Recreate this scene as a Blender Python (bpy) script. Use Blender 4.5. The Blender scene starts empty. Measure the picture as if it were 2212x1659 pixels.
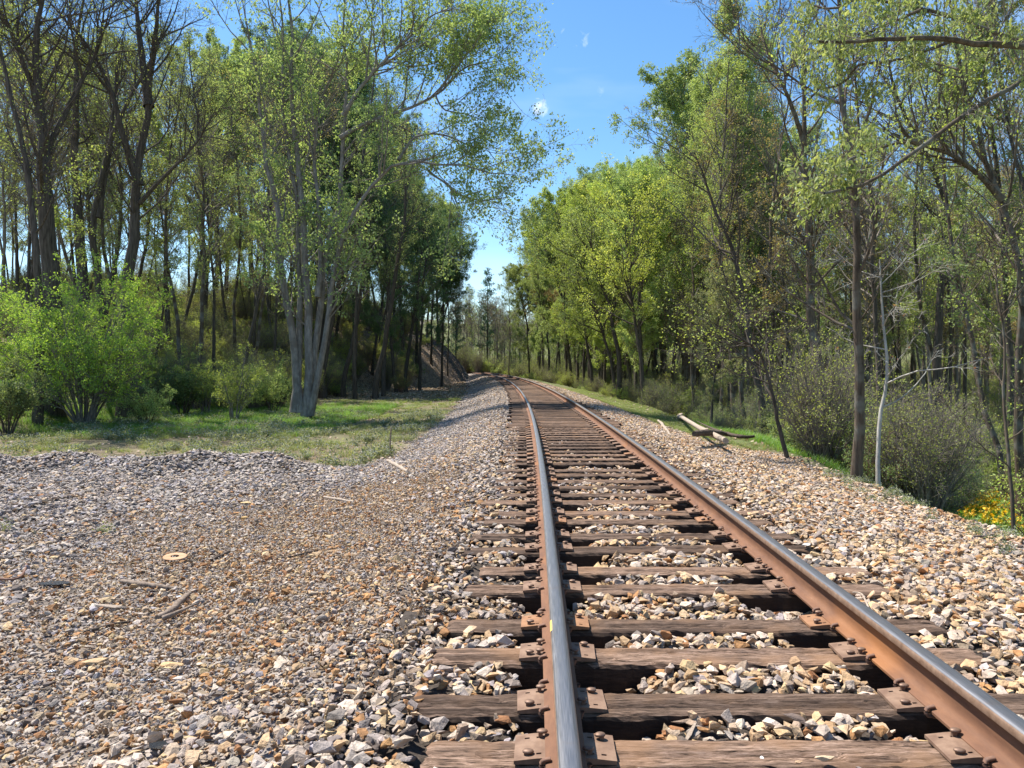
import bpy, bmesh, math, random
import numpy as np
from mathutils import Vector
R = math.radians
rng = np.random.default_rng(7)
random.seed(7)
scene = bpy.context.scene
COL = scene.collection

# ------------------------------------------------------------------ camera, sky, sun, exposure
CAMZ = 1.375
FPX, VX, VY = 1650.0, 1164.3, 789.5          # focal length and vanishing point in a 2212 x 1659 frame
cam = bpy.data.objects.new('camera', bpy.data.cameras.new('camera'))
COL.objects.link(cam)
cam.location = (0, 0, CAMZ)
cam.rotation_euler = (R(90), 0, 0)
cam.data.sensor_width = 36
cam.data.lens = FPX / 2212 * 36
cam.data.shift_x = (1106 - VX) / 2212
cam.data.shift_y = (VY - 829.5) / 2212
cam.data.clip_end = 5000
cam.data.clip_start = 0.05
scene.camera = cam

SUN_EL, SUN_AZ = 60.0, -56.0                 # azimuth from +Y, negative = left of the track
world = bpy.data.worlds.new('World')
scene.world = world
world.use_nodes = True
wn, wl = world.node_tree.nodes, world.node_tree.links
wn.clear()
w_out = wn.new('ShaderNodeOutputWorld')
w_bg = wn.new('ShaderNodeBackground')
w_sky = wn.new('ShaderNodeTexSky')
w_sky.sky_type = 'NISHITA'
w_sky.sun_disc = False
w_sky.sun_elevation = R(SUN_EL)
w_sky.sun_rotation = R(SUN_AZ)
w_sky.air_density = 1.0
w_sky.dust_density = 0.3
w_sky.ozone_density = 3.0
w_bg.inputs['Strength'].default_value = 0.11
w_geo = wn.new('ShaderNodeTexCoord')
w_noise = wn.new('ShaderNodeTexNoise')
w_noise.inputs['Scale'].default_value = 38
w_noise.inputs['Detail'].default_value = 7
w_noise.inputs['Roughness'].default_value = 0.62
w_noise.inputs['Distortion'].default_value = 0.6
wl.new(w_geo.outputs['Generated'], w_noise.inputs['Vector'])
sky_sat = wn.new('ShaderNodeHueSaturation')
sky_sat.inputs['Hue'].default_value = 0.497
sky_sat.inputs['Saturation'].default_value = 1.2
sky_sat.inputs['Value'].default_value = 1.0
wl.new(w_sky.outputs['Color'], sky_sat.inputs['Color'])


def wmath(op, a, b=None, c=None):
    n = wn.new('ShaderNodeMath')
    n.operation = op
    for i, v in enumerate((a, b, c)):
        if v is None:
            continue
        if isinstance(v, (int, float)):
            n.inputs[i].default_value = v
        else:
            wl.new(v, n.inputs[i])
    return n.outputs[0]


cloud = None
for px, py, rad, amt in ((1238, 98, 26, .75), (1166, 228, 17, 1.0), (1118, 492, 17, 1.0), (1425, 236, 22, .9), (1300, 195, 14, .3)):
    dvec = Vector(((px - VX) / FPX, 1, (VY - py) / FPX)).normalized()
    vm = wn.new('ShaderNodeVectorMath')
    vm.operation = 'DISTANCE'
    vm.inputs[1].default_value = dvec
    wl.new(w_geo.outputs['Generated'], vm.inputs[0])
    q = wmath('MULTIPLY', vm.outputs['Value'], FPX / rad)
    q = wmath('SUBTRACT', 1.0, q)
    q = wmath('MULTIPLY_ADD', w_noise.outputs['Fac'], 5.0, wmath('SUBTRACT', q, 2.65))
    q = wmath('MULTIPLY', q, amt * .6)
    n = wn.new('ShaderNodeClamp')
    wl.new(q, n.inputs['Value'])
    cloud = n.outputs[0] if cloud is None else wmath('MAXIMUM', cloud, n.outputs[0])
# thin haze veils low in the sky
w_map = wn.new('ShaderNodeMapping')
w_map.inputs['Scale'].default_value = (1.2, 1.2, 5.0)
w_map.inputs['Rotation'].default_value = (0, R(8), 0)
wl.new(w_geo.outputs['Generated'], w_map.inputs['Vector'])
w_n2 = wn.new('ShaderNodeTexNoise')
w_n2.inputs['Scale'].default_value = 2.6
w_n2.inputs['Detail'].default_value = 4
wl.new(w_map.outputs['Vector'], w_n2.inputs['Vector'])
veil = wmath('MULTIPLY', wmath('MAXIMUM', wmath('SUBTRACT', w_n2.outputs['Fac'], .52), 0.0), 0.7)
cloud = wmath('MINIMUM', wmath('MAXIMUM', cloud, veil), 1.0)
w_mix = wn.new('ShaderNodeMix')
w_mix.data_type = 'RGBA'
wl.new(cloud, w_mix.inputs['Factor'])
wl.new(sky_sat.outputs['Color'], w_mix.inputs['A'])
w_mix.inputs['B'].default_value = (6.4, 7.0, 7.6, 1)
wl.new(w_mix.outputs['Result'], w_bg.inputs['Color'])
wl.new(w_bg.outputs[0], w_out.inputs['Surface'])

sd = bpy.data.lights.new('sun', 'SUN')
sd.energy = 5.0
sd.angle = R(0.53)
sd.color = (1.0, 0.95, 0.87)
sun = bpy.data.objects.new('sun', sd)
COL.objects.link(sun)
_a, _e = R(SUN_AZ), R(SUN_EL)
sdir = Vector((math.sin(_a) * math.cos(_e), math.cos(_a) * math.cos(_e), math.sin(_e)))
sun.rotation_euler = sdir.to_track_quat('Z', 'Y').to_euler()
scene.view_settings.view_transform = 'Standard'
scene.view_settings.look = 'None'
scene.view_settings.exposure = 0.95
scene.view_settings.gamma = 1.0
scene.cycles.max_bounces = 6
scene.cycles.diffuse_bounces = 4
scene.cycles.glossy_bounces = 2
scene.cycles.transmission_bounces = 4
scene.cycles.transparent_max_bounces = 4


# ------------------------------------------------------------------ track line and terrain
_s = np.linspace(-20, 260, 2801)
_k = .000985 + (.00155 - .000985) / (1 + np.exp((_s - 30.8) / 8)) + .0035 / (1 + np.exp(-(_s - 118) / 7))
_k[_s < 0] = .00155
_th = np.cumsum(_k) * .1
_th -= np.interp(0, _s, _th)
_x = -np.cumsum(np.sin(_th)) * .1
_y = np.cumsum(np.cos(_th)) * .1
_x += .851 - np.interp(0, _s, _x)
_y -= np.interp(0, _s, _y)


def track(s):
    return np.interp(s, _s, _x), np.interp(s, _s, _y), np.interp(s, _s, _th)


def xc(y):
    return np.interp(y, _y, _x)


def thy(y):
    return np.interp(y, _y, _th)


def to_t(x, y):
    return (x - xc(y)) * np.cos(thy(y))


def sm(a, b, v):
    u = np.clip((v - a) / (b - a), 0, 1)
    return u * u * (3 - 2 * u)


_nr = np.random.default_rng(3)
_ang = _nr.uniform(0, 6.28, 24)
_ph = _nr.uniform(0, 6.28, 24)


def fbm(x, y, sc, off=0):
    """smooth noise about -1..1 from rotated sine waves"""
    v = 0
    a = 1.0
    for i in range(6):
        j = (i * 2 + off * 3) % 24
        f = 6.283 / sc * 1.85 ** (i * .55) * (1 + .13 * i)
        wx = np.sin((x * math.cos(_ang[j]) + y * math.sin(_ang[j])) * f + _ph[j])
        j = (j + 1) % 24
        v = v + a * wx * np.sin((x * math.cos(_ang[j]) + y * math.sin(_ang[j])) * f * .9 + _ph[j] + wx)
        a *= .7
    return v / 1.9


def H(x, y):
    x = np.asarray(x, float)
    y = np.asarray(y, float)
    t = to_t(x, y)
    far = sm(8, 20, y)
    # left of the track
    zl = -.05 - (.34 + .26 * far) * sm(1.45, 3.9, -t) - .13 * sm(14.2, 15.5, y) * sm(3, 6, -t)
    # gravel berm across the left pad
    berm = np.exp(-((y - 13.6 - .35 * fbm(x, x * 0, 5)) / .6) ** 2) * sm(4.0, 5.6, -t) * (.27 + .09 * fbm(x, y, 2.2))
    zl = zl + np.clip(berm, 0, 1)
    D = np.interp(y, [0, 35, 50, 62, 80, 100, 115, 121, 150, 200], [17, 17, 15, 12, 7.4, 4.6, 2.9, 5, 9, 14])
    sl = np.interp(y, [0, 50, 65, 80, 95, 112, 125, 200], [.30, .33, .5, 1.0, 1.5, 2.2, 1.4, .5])
    top = np.interp(y, [0, 50, 80, 115, 135, 200], [11, 11, 10, 8, 5, 5])
    u = np.clip(-t - D, 0, None)
    hill = top * (1 - np.exp(-(u * sl + .04 * np.minimum(u * u, 9)) / top))
    zl = zl + hill
    zl = np.where(t < -7, zl + (.10 + .25 * sm(16, 24, -t)) * fbm(x, y, 7, 1), zl)
    # right of the track
    e0 = 3.95 + .75 * far + .25 * fbm(y, y * 0, 9, 2)
    zr = -.05 - .30 * sm(1.45, 3.8, t) - .1 * far * sm(2.6, 4, t)
    u = np.clip(t - e0, 0, None)
    zr = zr - 2.3 * (1 - np.exp(-(u * .62 + .25 * np.minimum(u, 1) ** 2) / 2.3))
    zr = np.where(t > 7, zr + .22 * sm(7, 11, t) * fbm(x, y, 8, 3), zr)
    zr = zr + np.clip(t - 50, 0, 200) * .09
    z = np.where(t < 0, zl, zr)
    z = z + np.clip(y - 175, 0, 300) * .10 * sm(0, 30, np.abs(t) + np.clip(y - 190, 0, 50))
    return z


def at(px, py, d):
    return Vector(((px - VX) * d / FPX, d, CAMZ - (py - VY) * d / FPX))


# ------------------------------------------------------------------ helpers
def tag(o, label=None, cat=None, group=None, kind=None):
    if label:
        o['label'] = label
    if cat:
        o['category'] = cat
    if group:
        o['group'] = group
    if kind:
        o['kind'] = kind
    return o


def link(o, parent=None):
    COL.objects.link(o)
    if parent is not None:
        o.parent = parent
    return o


def empty(name, loc, label, cat, group=None, rz=0):
    o = bpy.data.objects.new(name, None)
    o.location = loc
    o.rotation_euler = (0, 0, rz)
    o.empty_display_size = .2
    link(o)
    return tag(o, label, cat, group)


class Geo:
    """collects verts / polygons (as numpy blocks) with a material index and a random value per face"""

    def __init__(self):
        self.v, self.f, self.m, self.r, self.n = [], {}, {}, {}, 0
        self.smooth = {}

    def add(self, v, f, mat=0, rnd=None, smooth=False):
        v = np.asarray(v, np.float32).reshape(-1, 3)
        f = np.asarray(f, np.int64)
        k = f.shape[1]
        self.v.append(v)
        self.f.setdefault(k, []).append(f + self.n)
        self.m.setdefault(k, []).append(np.full(len(f), mat, np.int32) if np.isscalar(mat) else np.asarray(mat, np.int32))
        self.r.setdefault(k, []).append(np.zeros(len(f), np.float32) if rnd is None else np.asarray(rnd, np.float32))
        self.smooth.setdefault(k, []).append(np.full(len(f), smooth))
        self.n += len(v)

    def mesh(self, name, mats):
        me = bpy.data.meshes.new(name)
        v = np.concatenate(self.v)
        ks = sorted(self.f)
        loops = np.concatenate([np.concatenate(self.f[k]).ravel() for k in ks])
        sizes = np.concatenate([np.full(sum(len(a) for a in self.f[k]), k) for k in ks])
        starts = np.concatenate([[0], np.cumsum(sizes)[:-1]])
        me.vertices.add(len(v))
        me.vertices.foreach_set('co', v.ravel())
        me.loops.add(len(loops))
        me.loops.foreach_set('vertex_index', loops.astype(np.int32))
        me.polygons.add(len(sizes))
        me.polygons.foreach_set('loop_start', starts.astype(np.int32))
        me.polygons.foreach_set('material_index', np.concatenate([np.concatenate(self.m[k]) for k in ks]))
        me.polygons.foreach_set('use_smooth', np.concatenate([np.concatenate(self.smooth[k]) for k in ks]))
        at_ = me.attributes.new('rnd', 'FLOAT', 'FACE')
        at_.data.foreach_set('value', np.concatenate([np.concatenate(self.r[k]) for k in ks]))
        me.update(calc_edges=True)
        for m in mats:
            me.materials.append(m)
        return me

    def obj(self, name, mats, parent=None):
        return link(bpy.data.objects.new(name, self.mesh(name, mats)), parent)


def tubes(P, rad, k, closed_tip=True):
    """P (N,n,3), rad (N,n) -> verts, quads"""
    N, n, _ = P.shape
    T = np.empty_like(P)
    T[:, 1:-1] = P[:, 2:] - P[:, :-2]
    T[:, 0] = P[:, 1] - P[:, 0]
    T[:, -1] = P[:, -1] - P[:, -2]
    T /= np.linalg.norm(T, axis=2, keepdims=True) + 1e-9
    m = T.mean(1)
    ref = np.where((np.abs(m[:, 2]) > .8)[:, None], np.array([1., 0, 0]), np.array([0, 0, 1.]))
    A = np.cross(T, ref[:, None, :])
    A /= np.linalg.norm(A, axis=2, keepdims=True) + 1e-9
    B = np.cross(T, A)
    a = np.arange(k) * 2 * math.pi / k
    V = P[:, :, None, :] + rad[:, :, None, None] * (A[:, :, None, :] * np.cos(a)[None, None, :, None] + B[:, :, None, :] * np.sin(a)[None, None, :, None])
    i = np.arange(N * n * k).reshape(N, n, k)
    q = np.stack([i[:, :-1], np.roll(i, -1, 2)[:, :-1], np.roll(i, -1, 2)[:, 1:], i[:, 1:]], -1).reshape(-1, 4)
    return V.reshape(-1, 3), q


def resample(pts, n):
    pts = np.array(pts, float)
    # Catmull-Rom through the given points, then even spacing
    if len(pts) > 2:
        p = np.vstack([2 * pts[0] - pts[1], pts, 2 * pts[-1] - pts[-2]])
        out = []
        for i in range(1, len(p) - 2):
            for u in np.linspace(0, 1, 8, endpoint=False):
                out.append(.5 * (2 * p[i] + (p[i + 1] - p[i - 1]) * u + (2 * p[i - 1] - 5 * p[i] + 4 * p[i + 1] - p[i + 2]) * u * u + (-p[i - 1] + 3 * p[i] - 3 * p[i + 1] + p[i + 2]) * u ** 3))
        out.append(pts[-1])
        pts = np.array(out)
    d = np.concatenate([[0], np.cumsum(np.linalg.norm(np.diff(pts, axis=0), axis=1))])
    s = np.linspace(0, d[-1], n)
    return np.stack([np.interp(s, d, pts[:, j]) for j in range(3)], 1)


def unit(v):
    return v / (np.linalg.norm(v, axis=-1, keepdims=True) + 1e-9)


def grow(P0, D, L, npts, wander, up, rg):
    N = len(P0)
    P = np.empty((N, npts, 3))
    P[:, 0] = P0
    step = (L / (npts - 1))[:, None]
    d = unit(D)
    for i in range(1, npts):
        d = unit(d + rg.normal(0, wander, (N, 3)) + np.array([0, 0, up]))
        P[:, i] = P[:, i - 1] + d * step
    return P


def children(P, rad, Lp, n_per, u0, u1, ang, rg, skew=1.0):
    """start points, directions, parent radius and u for child branches"""
    N, n, _ = P.shape
    cnt = np.maximum(rg.poisson(n_per, N) if np.ndim(n_per) else rg.poisson(n_per, N), 0)
    idx = np.repeat(np.arange(N), cnt)
    M = len(idx)
    u = u0 + (u1 - u0) * rg.random(M) ** skew
    f = u * (n - 1)
    i = np.clip(f.astype(int), 0, n - 2)
    w = (f - i)[:, None]
    pos = P[idx, i] * (1 - w) + P[idx, i + 1] * w
    T = unit(P[idx, i + 1] - P[idx, i])
    pr = rad[idx, i] * (1 - w[:, 0]) + rad[idx, i + 1] * w[:, 0]
    rv = unit(np.cross(T, rg.normal(0, 1, (M, 3))))
    a = ang[0] + (ang[1] - ang[0]) * rg.random(M)
    D = T * np.cos(a)[:, None] + rv * np.sin(a)[:, None]
    return idx, u, pos, D, pr


def leaf_geo(g, pos, size, rg, mat, droop=0.0, fold=True, aspect=.55, spread=.0):
    """small folded leaves, four corners each"""
    N = len(pos)
    if not N:
        return
    pos = pos + rg.normal(0, 1, (N, 3)) * spread
    d = unit(rg.normal(0, 1, (N, 3)) + np.array([0, 0, -droop]))
    nrm = unit(np.cross(d, rg.normal(0, 1, (N, 3))))
    s = size * rg.uniform(.55, 1.25, N)[:, None]
    side = nrm * s * aspect * .5
    up = unit(np.cross(d, nrm)) * s * .12
    a = pos
    b = pos + d * s * .45 + side + up
    c = pos + d * s
    e = pos + d * s * .45 - side + up
    V = np.stack([a, b, c, e], 1).reshape(-1, 3)
    i = np.arange(N) * 4
    r = rg.random(N)
    g.add(V, np.stack([i, i + 1, i + 2, i + 3], 1), mat, r)


def bushy_limbs(g, gl, P, rad, lv, rg, barkmat, leaf, trunk_g=None):
    """grow successive levels of branches on the limbs P; lv is a list of dicts"""
    for li, q in enumerate(lv):
        Lp = np.linalg.norm(np.diff(P, axis=1), axis=2).sum(1)
        per = q['n'] * (Lp if q.get('per_m') else np.ones(len(Lp)))
        idx, u, pos, D, pr = children(P, rad, Lp, per, q.get('u0', .15), q.get('u1', 1.0), q['ang'], rg, q.get('skew', 1))
        if not len(idx):
            return
        if 'bias' in q:
            D = unit(D + np.array(q['bias']))
        if 'L' in q:
            prof = q.get('prof')
            L = rg.uniform(q['L'][0], q['L'][1], len(idx)) * (prof(u) if prof else 1)
        else:
            L = Lp[idx] * rg.uniform(q['rel'][0], q['rel'][1], len(idx)) * (1.1 - .6 * u)
        L = np.maximum(L, .08)
        r0 = np.minimum(pr * q.get('rr', .65), L * q.get('thick', .016))
        r0 = np.maximum(r0, q.get('rmin', .004))
        npts = q.get('npts', 5)
        P2 = grow(pos, D, L, npts, q.get('wander', .12), q.get('up', .05), rg)
        tp = np.linspace(1, q.get('tip', .25), npts)
        rad2 = r0[:, None] * tp[None, :]
        V, F = tubes(P2, rad2, q.get('sides', 3))
        (trunk_g if (trunk_g is not None and q.get('limb')) else g).add(V, F, 0, smooth=q.get('sides', 3) > 3)
        if q.get('leaf'):
            n_l = q['leaf']
            M = len(P2)
            c = rg.poisson(n_l, M)
            ii = np.repeat(np.arange(M), c)
            uu = rg.uniform(.25, 1, len(ii)) * (npts - 1)
            k = np.clip(uu.astype(int), 0, npts - 2)
            w = (uu - k)[:, None]
            pp = P2[ii, k] * (1 - w) + P2[ii, k + 1] * w
            if leaf.get('clump') and li == len(lv) - 1:
                pr_, m_ = leaf['clump']
                sel = P2[rg.random(M) < pr_, -1]
                pp = np.concatenate([pp, np.repeat(sel, m_, 0) + rg.normal(0, leaf['size'] * .7, (len(sel) * m_, 3)) * np.array([1, 1, 1.2])])
            leaf_geo(gl, pp, leaf['size'], rg, leaf.get('mat', 1), leaf.get('droop', 0), aspect=leaf.get('aspect', .55), spread=leaf.get('spread', .03))
        P, rad = P2, rad2


def tree_meshes(name, stems, lv, seed, bark, leafm, leaf, sides=8, twig=None):
    """stems: list of (pts (n,3), r_base, r_top) in local metres. returns trunk mesh, crown mesh"""
    rg = np.random.default_rng(seed)
    tg, cg = Geo(), Geo()
    NP = 16
    P = np.stack([resample(p, NP) for p, _, _ in stems])
    wob = np.cumsum(rg.normal(0, 1, P.shape), axis=1)
    wob -= np.linspace(0, 1, NP)[None, :, None] * wob[:, -1:, :]
    H_ = np.linalg.norm(P[:, -1] - P[:, 0], axis=1)[:, None, None]
    P = P + wob * H_ * .0035
    uu = np.linspace(0, 1, NP)
    rad = np.stack([rt + (rb - rt) * (1 - uu) ** .85 for _, rb, rt in stems])
    flare = 1 + .35 * np.exp(-uu * 22)
    rad = rad * flare[None, :]
    V, F = tubes(P, rad, sides)
    tg.add(V, F, 0, smooth=True)
    bushy_limbs(cg, cg, P, rad, lv, rg, 0, leaf, trunk_g=tg)
    return tg.mesh(name + '_trunk', [bark]), cg.mesh(name + '_crown', [twig or bark, leafm])


def place_tree(kind, meshes, loc, label, cat='tree', group=None, rz=0, s=1.0, leafm=None, barkm=None, tilt=(0, 0)):
    e = empty(kind, loc, label, cat, group)
    e.rotation_euler = (tilt[0], tilt[1], rz)
    e.scale = (s, s, s)
    t = link(bpy.data.objects.new('trunk', meshes[0]), e)
    c = link(bpy.data.objects.new('crown', meshes[1]), e)
    if leafm:
        c.material_slots[1].link = 'OBJECT'
        c.material_slots[1].material = leafm
    if barkm:
        for o, i in ((t, 0), (c, 0)):
            o.material_slots[i].link = 'OBJECT'
            o.material_slots[i].material = barkm
    return e


# ------------------------------------------------------------------ materials
def newmat(name):
    m = bpy.data.materials.new(name)
    m.use_nodes = True
    nt = m.node_tree
    nt.nodes.clear()
    out = nt.nodes.new('ShaderNodeOutputMaterial')
    return m, nt, out


def N_(nt, t, **kw):
    n = nt.nodes.new('ShaderNode' + t)
    for k, v in kw.items():
        if hasattr(n, k):
            setattr(n, k, v)
        else:
            n.inputs[k].default_value = v
    return n


def ramp(nt, fac, stops, interp='LINEAR'):
    r = nt.nodes.new('ShaderNodeValToRGB')
    r.color_ramp.interpolation = interp
    el = r.color_ramp.elements
    while len(el) > 1:
        el.remove(el[0])
    el[0].position, el[0].color = stops[0][0], (*stops[0][1], 1)
    for p, c in stops[1:]:
        e = el.new(p)
        e.color = (*c, 1)
    nt.links.new(fac, r.inputs['Fac'])
    return r.outputs['Color']


def mixc(nt, fac, a, b, blend='MIX'):
    m = nt.nodes.new('ShaderNodeMix')
    m.data_type = 'RGBA'
    m.blend_type = blend
    for k, v in (('Factor', fac), ('A', a), ('B', b)):
        if hasattr(v, 'is_linked') or hasattr(v, 'links'):
            nt.links.new(v, m.inputs[k])
        elif k == 'Factor':
            m.inputs[k].default_value = v
        else:
            m.inputs[k].default_value = (*v, 1)
    return m.outputs['Result']


def noise(nt, scale, detail=4, rough=.55, vec=None, dist=0):
    n = N_(nt, 'TexNoise')
    n.inputs['Scale'].default_value = scale
    n.inputs['Detail'].default_value = detail
    n.inputs['Roughness'].default_value = rough
    n.inputs['Distortion'].default_value = dist
    if vec is not None:
        nt.links.new(vec, n.inputs['Vector'])
    return n.outputs['Fac']


def coord(nt, which='Object', scale=None):
    c = N_(nt, 'TexCoord').outputs[which]
    if scale:
        mp = N_(nt, 'Mapping')
        mp.inputs['Scale'].default_value = scale
        nt.links.new(c, mp.inputs['Vector'])
        return mp.outputs['Vector']
    return c


def principled(nt, out, base, rough=.9, metal=0, bump=None, bstr=.3, bdist=.02, spec=.3):
    b = N_(nt, 'BsdfPrincipled')
    if hasattr(base, 'links'):
        nt.links.new(base, b.inputs['Base Color'])
    else:
        b.inputs['Base Color'].default_value = (*base, 1)
    if hasattr(rough, 'links'):
        nt.links.new(rough, b.inputs['Roughness'])
    else:
        b.inputs['Roughness'].default_value = rough
    b.inputs['Metallic'].default_value = metal
    b.inputs['Specular IOR Level'].default_value = spec
    if bump is not None:
        bp = N_(nt, 'Bump')
        bp.inputs['Strength'].default_value = bstr
        bp.inputs['Distance'].default_value = bdist
        nt.links.new(bump, bp.inputs['Height'])
        nt.links.new(bp.outputs[0], b.inputs['Normal'])
    nt.links.new(b.outputs[0], out.inputs['Surface'])
    return b


def leaf_mat(name, c1, c2, c3=None, trans=.52, objvar=.25):
    m, nt, out = newmat(name)
    a = N_(nt, 'Attribute')
    a.attribute_name = 'rnd'
    oi = N_(nt, 'ObjectInfo')
    col = ramp(nt, a.outputs['Fac'], [(0, c1), (.6, c2), (1, c3 or c2)])
    hs = N_(nt, 'HueSaturation')
    mr = N_(nt, 'MapRange')
    mr.inputs['To Min'].default_value = .5 - .012
    mr.inputs['To Max'].default_value = .5 + .012
    nt.links.new(oi.outputs['Random'], mr.inputs['Value'])
    nt.links.new(mr.outputs[0], hs.inputs['Hue'])
    mr2 = N_(nt, 'MapRange')
    mr2.inputs['To Min'].default_value = 1 - objvar
    mr2.inputs['To Max'].default_value = 1 + objvar
    mt = N_(nt, 'Math', operation='FRACT')
    m7 = N_(nt, 'Math', operation='MULTIPLY')
    m7.inputs[1].default_value = 7.31
    nt.links.new(oi.outputs['Random'], m7.inputs[0])
    nt.links.new(m7.outputs[0], mt.inputs[0])
    nt.links.new(mt.outputs[0], mr2.inputs['Value'])
    nt.links.new(mr2.outputs[0], hs.inputs['Value'])
    nt.links.new(col, hs.inputs['Color'])
    d = N_(nt, 'BsdfDiffuse')
    t = N_(nt, 'BsdfTranslucent')
    nt.links.new(hs.outputs[0], d.inputs['Color'])
    # light that passes through a leaf comes out yellower
    tc = mixc(nt, 1.0, hs.outputs[0], (1.25, 1.15, .7), 'MULTIPLY')
    nt.links.new(tc, t.inputs['Color'])
    gl = N_(nt, 'BsdfGlossy')
    gl.inputs['Roughness'].default_value = .6
    gl.inputs['Color'].default_value = (1, 1, 1, 1)
    mx = N_(nt, 'MixShader')
    mx.inputs['Fac'].default_value = trans
    nt.links.new(d.outputs[0], mx.inputs[1])
    nt.links.new(t.outputs[0], mx.inputs[2])
    m2 = N_(nt, 'MixShader')
    m2.inputs['Fac'].default_value = .03
    nt.links.new(mx.outputs[0], m2.inputs[1])
    nt.links.new(gl.outputs[0], m2.inputs[2])
    nt.links.new(m2.outputs[0], out.inputs['Surface'])
    return m


def bark_mat(name, c1, c2, sc=6, stretch=.12, patch=None):
    m, nt, out = newmat(name)
    v = coord(nt, 'Object', (1, 1, stretch))
    n1 = noise(nt, sc * 3, 5, .6, v)
    n2 = noise(nt, sc * .5, 3, .5, coord(nt, 'Object'))
    col = ramp(nt, n1, [(.3, c1), (.7, c2)])
    if patch:
        f = ramp(nt, n2, [(.5, (0, 0, 0)), (.62, (1, 1, 1))])
        col = mixc(nt, f, col, patch)
    principled(nt, out, col, .95, 0, n1, .6, .02, .1)
    return m


M = {}
M['bark_dark'] = bark_mat('bark_dark', (.045, .037, .030), (.14, .118, .095))
M['bark_brown'] = bark_mat('bark_brown', (.05, .038, .028), (.16, .125, .09), patch=(.16, .15, .12))
M['bark_grey'] = bark_mat('bark_grey', (.11, .10, .085), (.30, .27, .235))
M['bark_pale'] = bark_mat('bark_pale', (.24, .22, .185), (.50, .47, .41), sc=4, stretch=.3, patch=(.25, .23, .2))
M['bark_maple'] = bark_mat('bark_maple', (.13, .115, .095), (.31, .285, .25), sc=4, stretch=.3, patch=(.17, .15, .125))
M['twig_grey'] = bark_mat('twig_grey', (.14, .118, .095), (.28, .24, .20))
M['twig_rust'] = bark_mat('twig_rust', (.14, .085, .06), (.24, .16, .12))
M['leaf_lime'] = leaf_mat('leaf_lime', (.26, .35, .06), (.38, .47, .10), (.47, .52, .17))
M['leaf_yellow'] = leaf_mat('leaf_yellow', (.24, .34, .07), (.36, .46, .12), (.46, .50, .20))
M['leaf_spring'] = leaf_mat('leaf_spring', (.22, .32, .10), (.33, .43, .15), (.42, .50, .21))
M['leaf_green'] = leaf_mat('leaf_green', (.14, .23, .08), (.22, .32, .12), (.28, .37, .15))
M['leaf_bush'] = leaf_mat('leaf_bush', (.24, .38, .04), (.36, .52, .07), (.46, .56, .13), trans=.5, objvar=.02)
M['leaf_dark'] = leaf_mat('leaf_dark', (.07, .14, .06), (.13, .22, .09), (.17, .26, .12))
M['leaf_pale'] = leaf_mat('leaf_pale', (.28, .34, .14), (.42, .48, .22), (.5, .52, .3))
M['leaf_rust'] = leaf_mat('leaf_rust', (.24, .19, .08), (.33, .27, .11), (.33, .32, .13))
M['leaf_red'] = leaf_mat('leaf_red', (.25, .08, .05), (.36, .15, .09), (.40, .22, .13))
M['needle'] = leaf_mat('needle', (.02, .06, .03), (.05, .12, .06), (.07, .15, .08), trans=.2)
M['grass'] = leaf_mat('grass', (.14, .20, .05), (.24, .31, .09), (.40, .38, .20))
M['grass_bright'] = leaf_mat('grass_bright', (.11, .25, .03), (.17, .34, .05), (.25, .38, .08))
M['weed'] = leaf_mat('weed', (.13, .17, .08), (.22, .26, .13), (.34, .34, .22))
M['flower'] = leaf_mat('flower', (.75, .48, .02), (.85, .60, .03), (.85, .65, .06), trans=.3)
M['deadleaf'] = leaf_mat('deadleaf', (.14, .09, .055), (.30, .21, .14), (.50, .39, .28), trans=.15)


def simple(name, c1, c2, sc=10, rough=.8, metal=0, bs=.4, bd=.01, detail=5, stretch=None, spec=.3):
    m, nt, out = newmat(name)
    v = coord(nt, 'Object', stretch) if stretch else coord(nt, 'Object')
    n = noise(nt, sc, detail, .62, v)
    col = ramp(nt, n, [(.32, c1), (.68, c2)])
    principled(nt, out, col, rough, metal, n, bs, bd, spec)
    return m


# rust on the rail web and foot, bright steel on the running surface
m, nt, out = newmat('rail_rust')
v = coord(nt, 'Object')
n1 = noise(nt, 14, 6, .7, coord(nt, 'Object', (1, .25, 1)))
n2 = noise(nt, .9, 3, .5, v)
n3 = noise(nt, 120, 3, .6, v)
col = ramp(nt, n1, [(.3, (.11, .05, .028)), (.62, (.19, .09, .046)), (.8, (.26, .145, .085))])
f = ramp(nt, n2, [(.58, (0, 0, 0)), (.72, (.6, .6, .6))])
col = mixc(nt, f, col, (.42, .165, .04))
principled(nt, out, col, .75, .0, n3, .25, .002, .35)
M['rail_rust'] = m
m, nt, out = newmat('rail_steel')
v = coord(nt, 'Object', (6, .12, 6))
n1 = noise(nt, 60, 4, .6, v)
n2 = noise(nt, 7, 4, .6, coord(nt, 'Object'))
col = ramp(nt, n1, [(.3, (.20, .195, .20)), (.7, (.31, .30, .305))])
f = ramp(nt, n2, [(.60, (0, 0, 0)), (.75, (.35, .35, .35))])
col = mixc(nt, f, col, (.30, .22, .16))
principled(nt, out, col, ramp(nt, n1, [(.2, (.34, .34, .34)), (.8, (.5, .5, .5))]), .85, n1, .05, .001, .5)
M['rail_steel'] = m
M['rail_side'] = simple('rail_side', (.20, .12, .075), (.33, .22, .15), 30, .6, .3, .15, .001)
M['plate'] = simple('plate', (.15, .088, .058), (.27, .175, .118), 16, .7, .1, .3, .002)
M['plate_rust'] = simple('plate_rust', (.21, .105, .055), (.33, .175, .09), 14, .7, .1, .3, .002)
M['spike'] = simple('spike', (.13, .08, .06), (.28, .18, .12), 40, .55, .4, .2, .001)
M['anchor'] = simple('anchor', (.10, .06, .045), (.24, .13, .085), 40, .7, .2, .3, .001)

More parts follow.
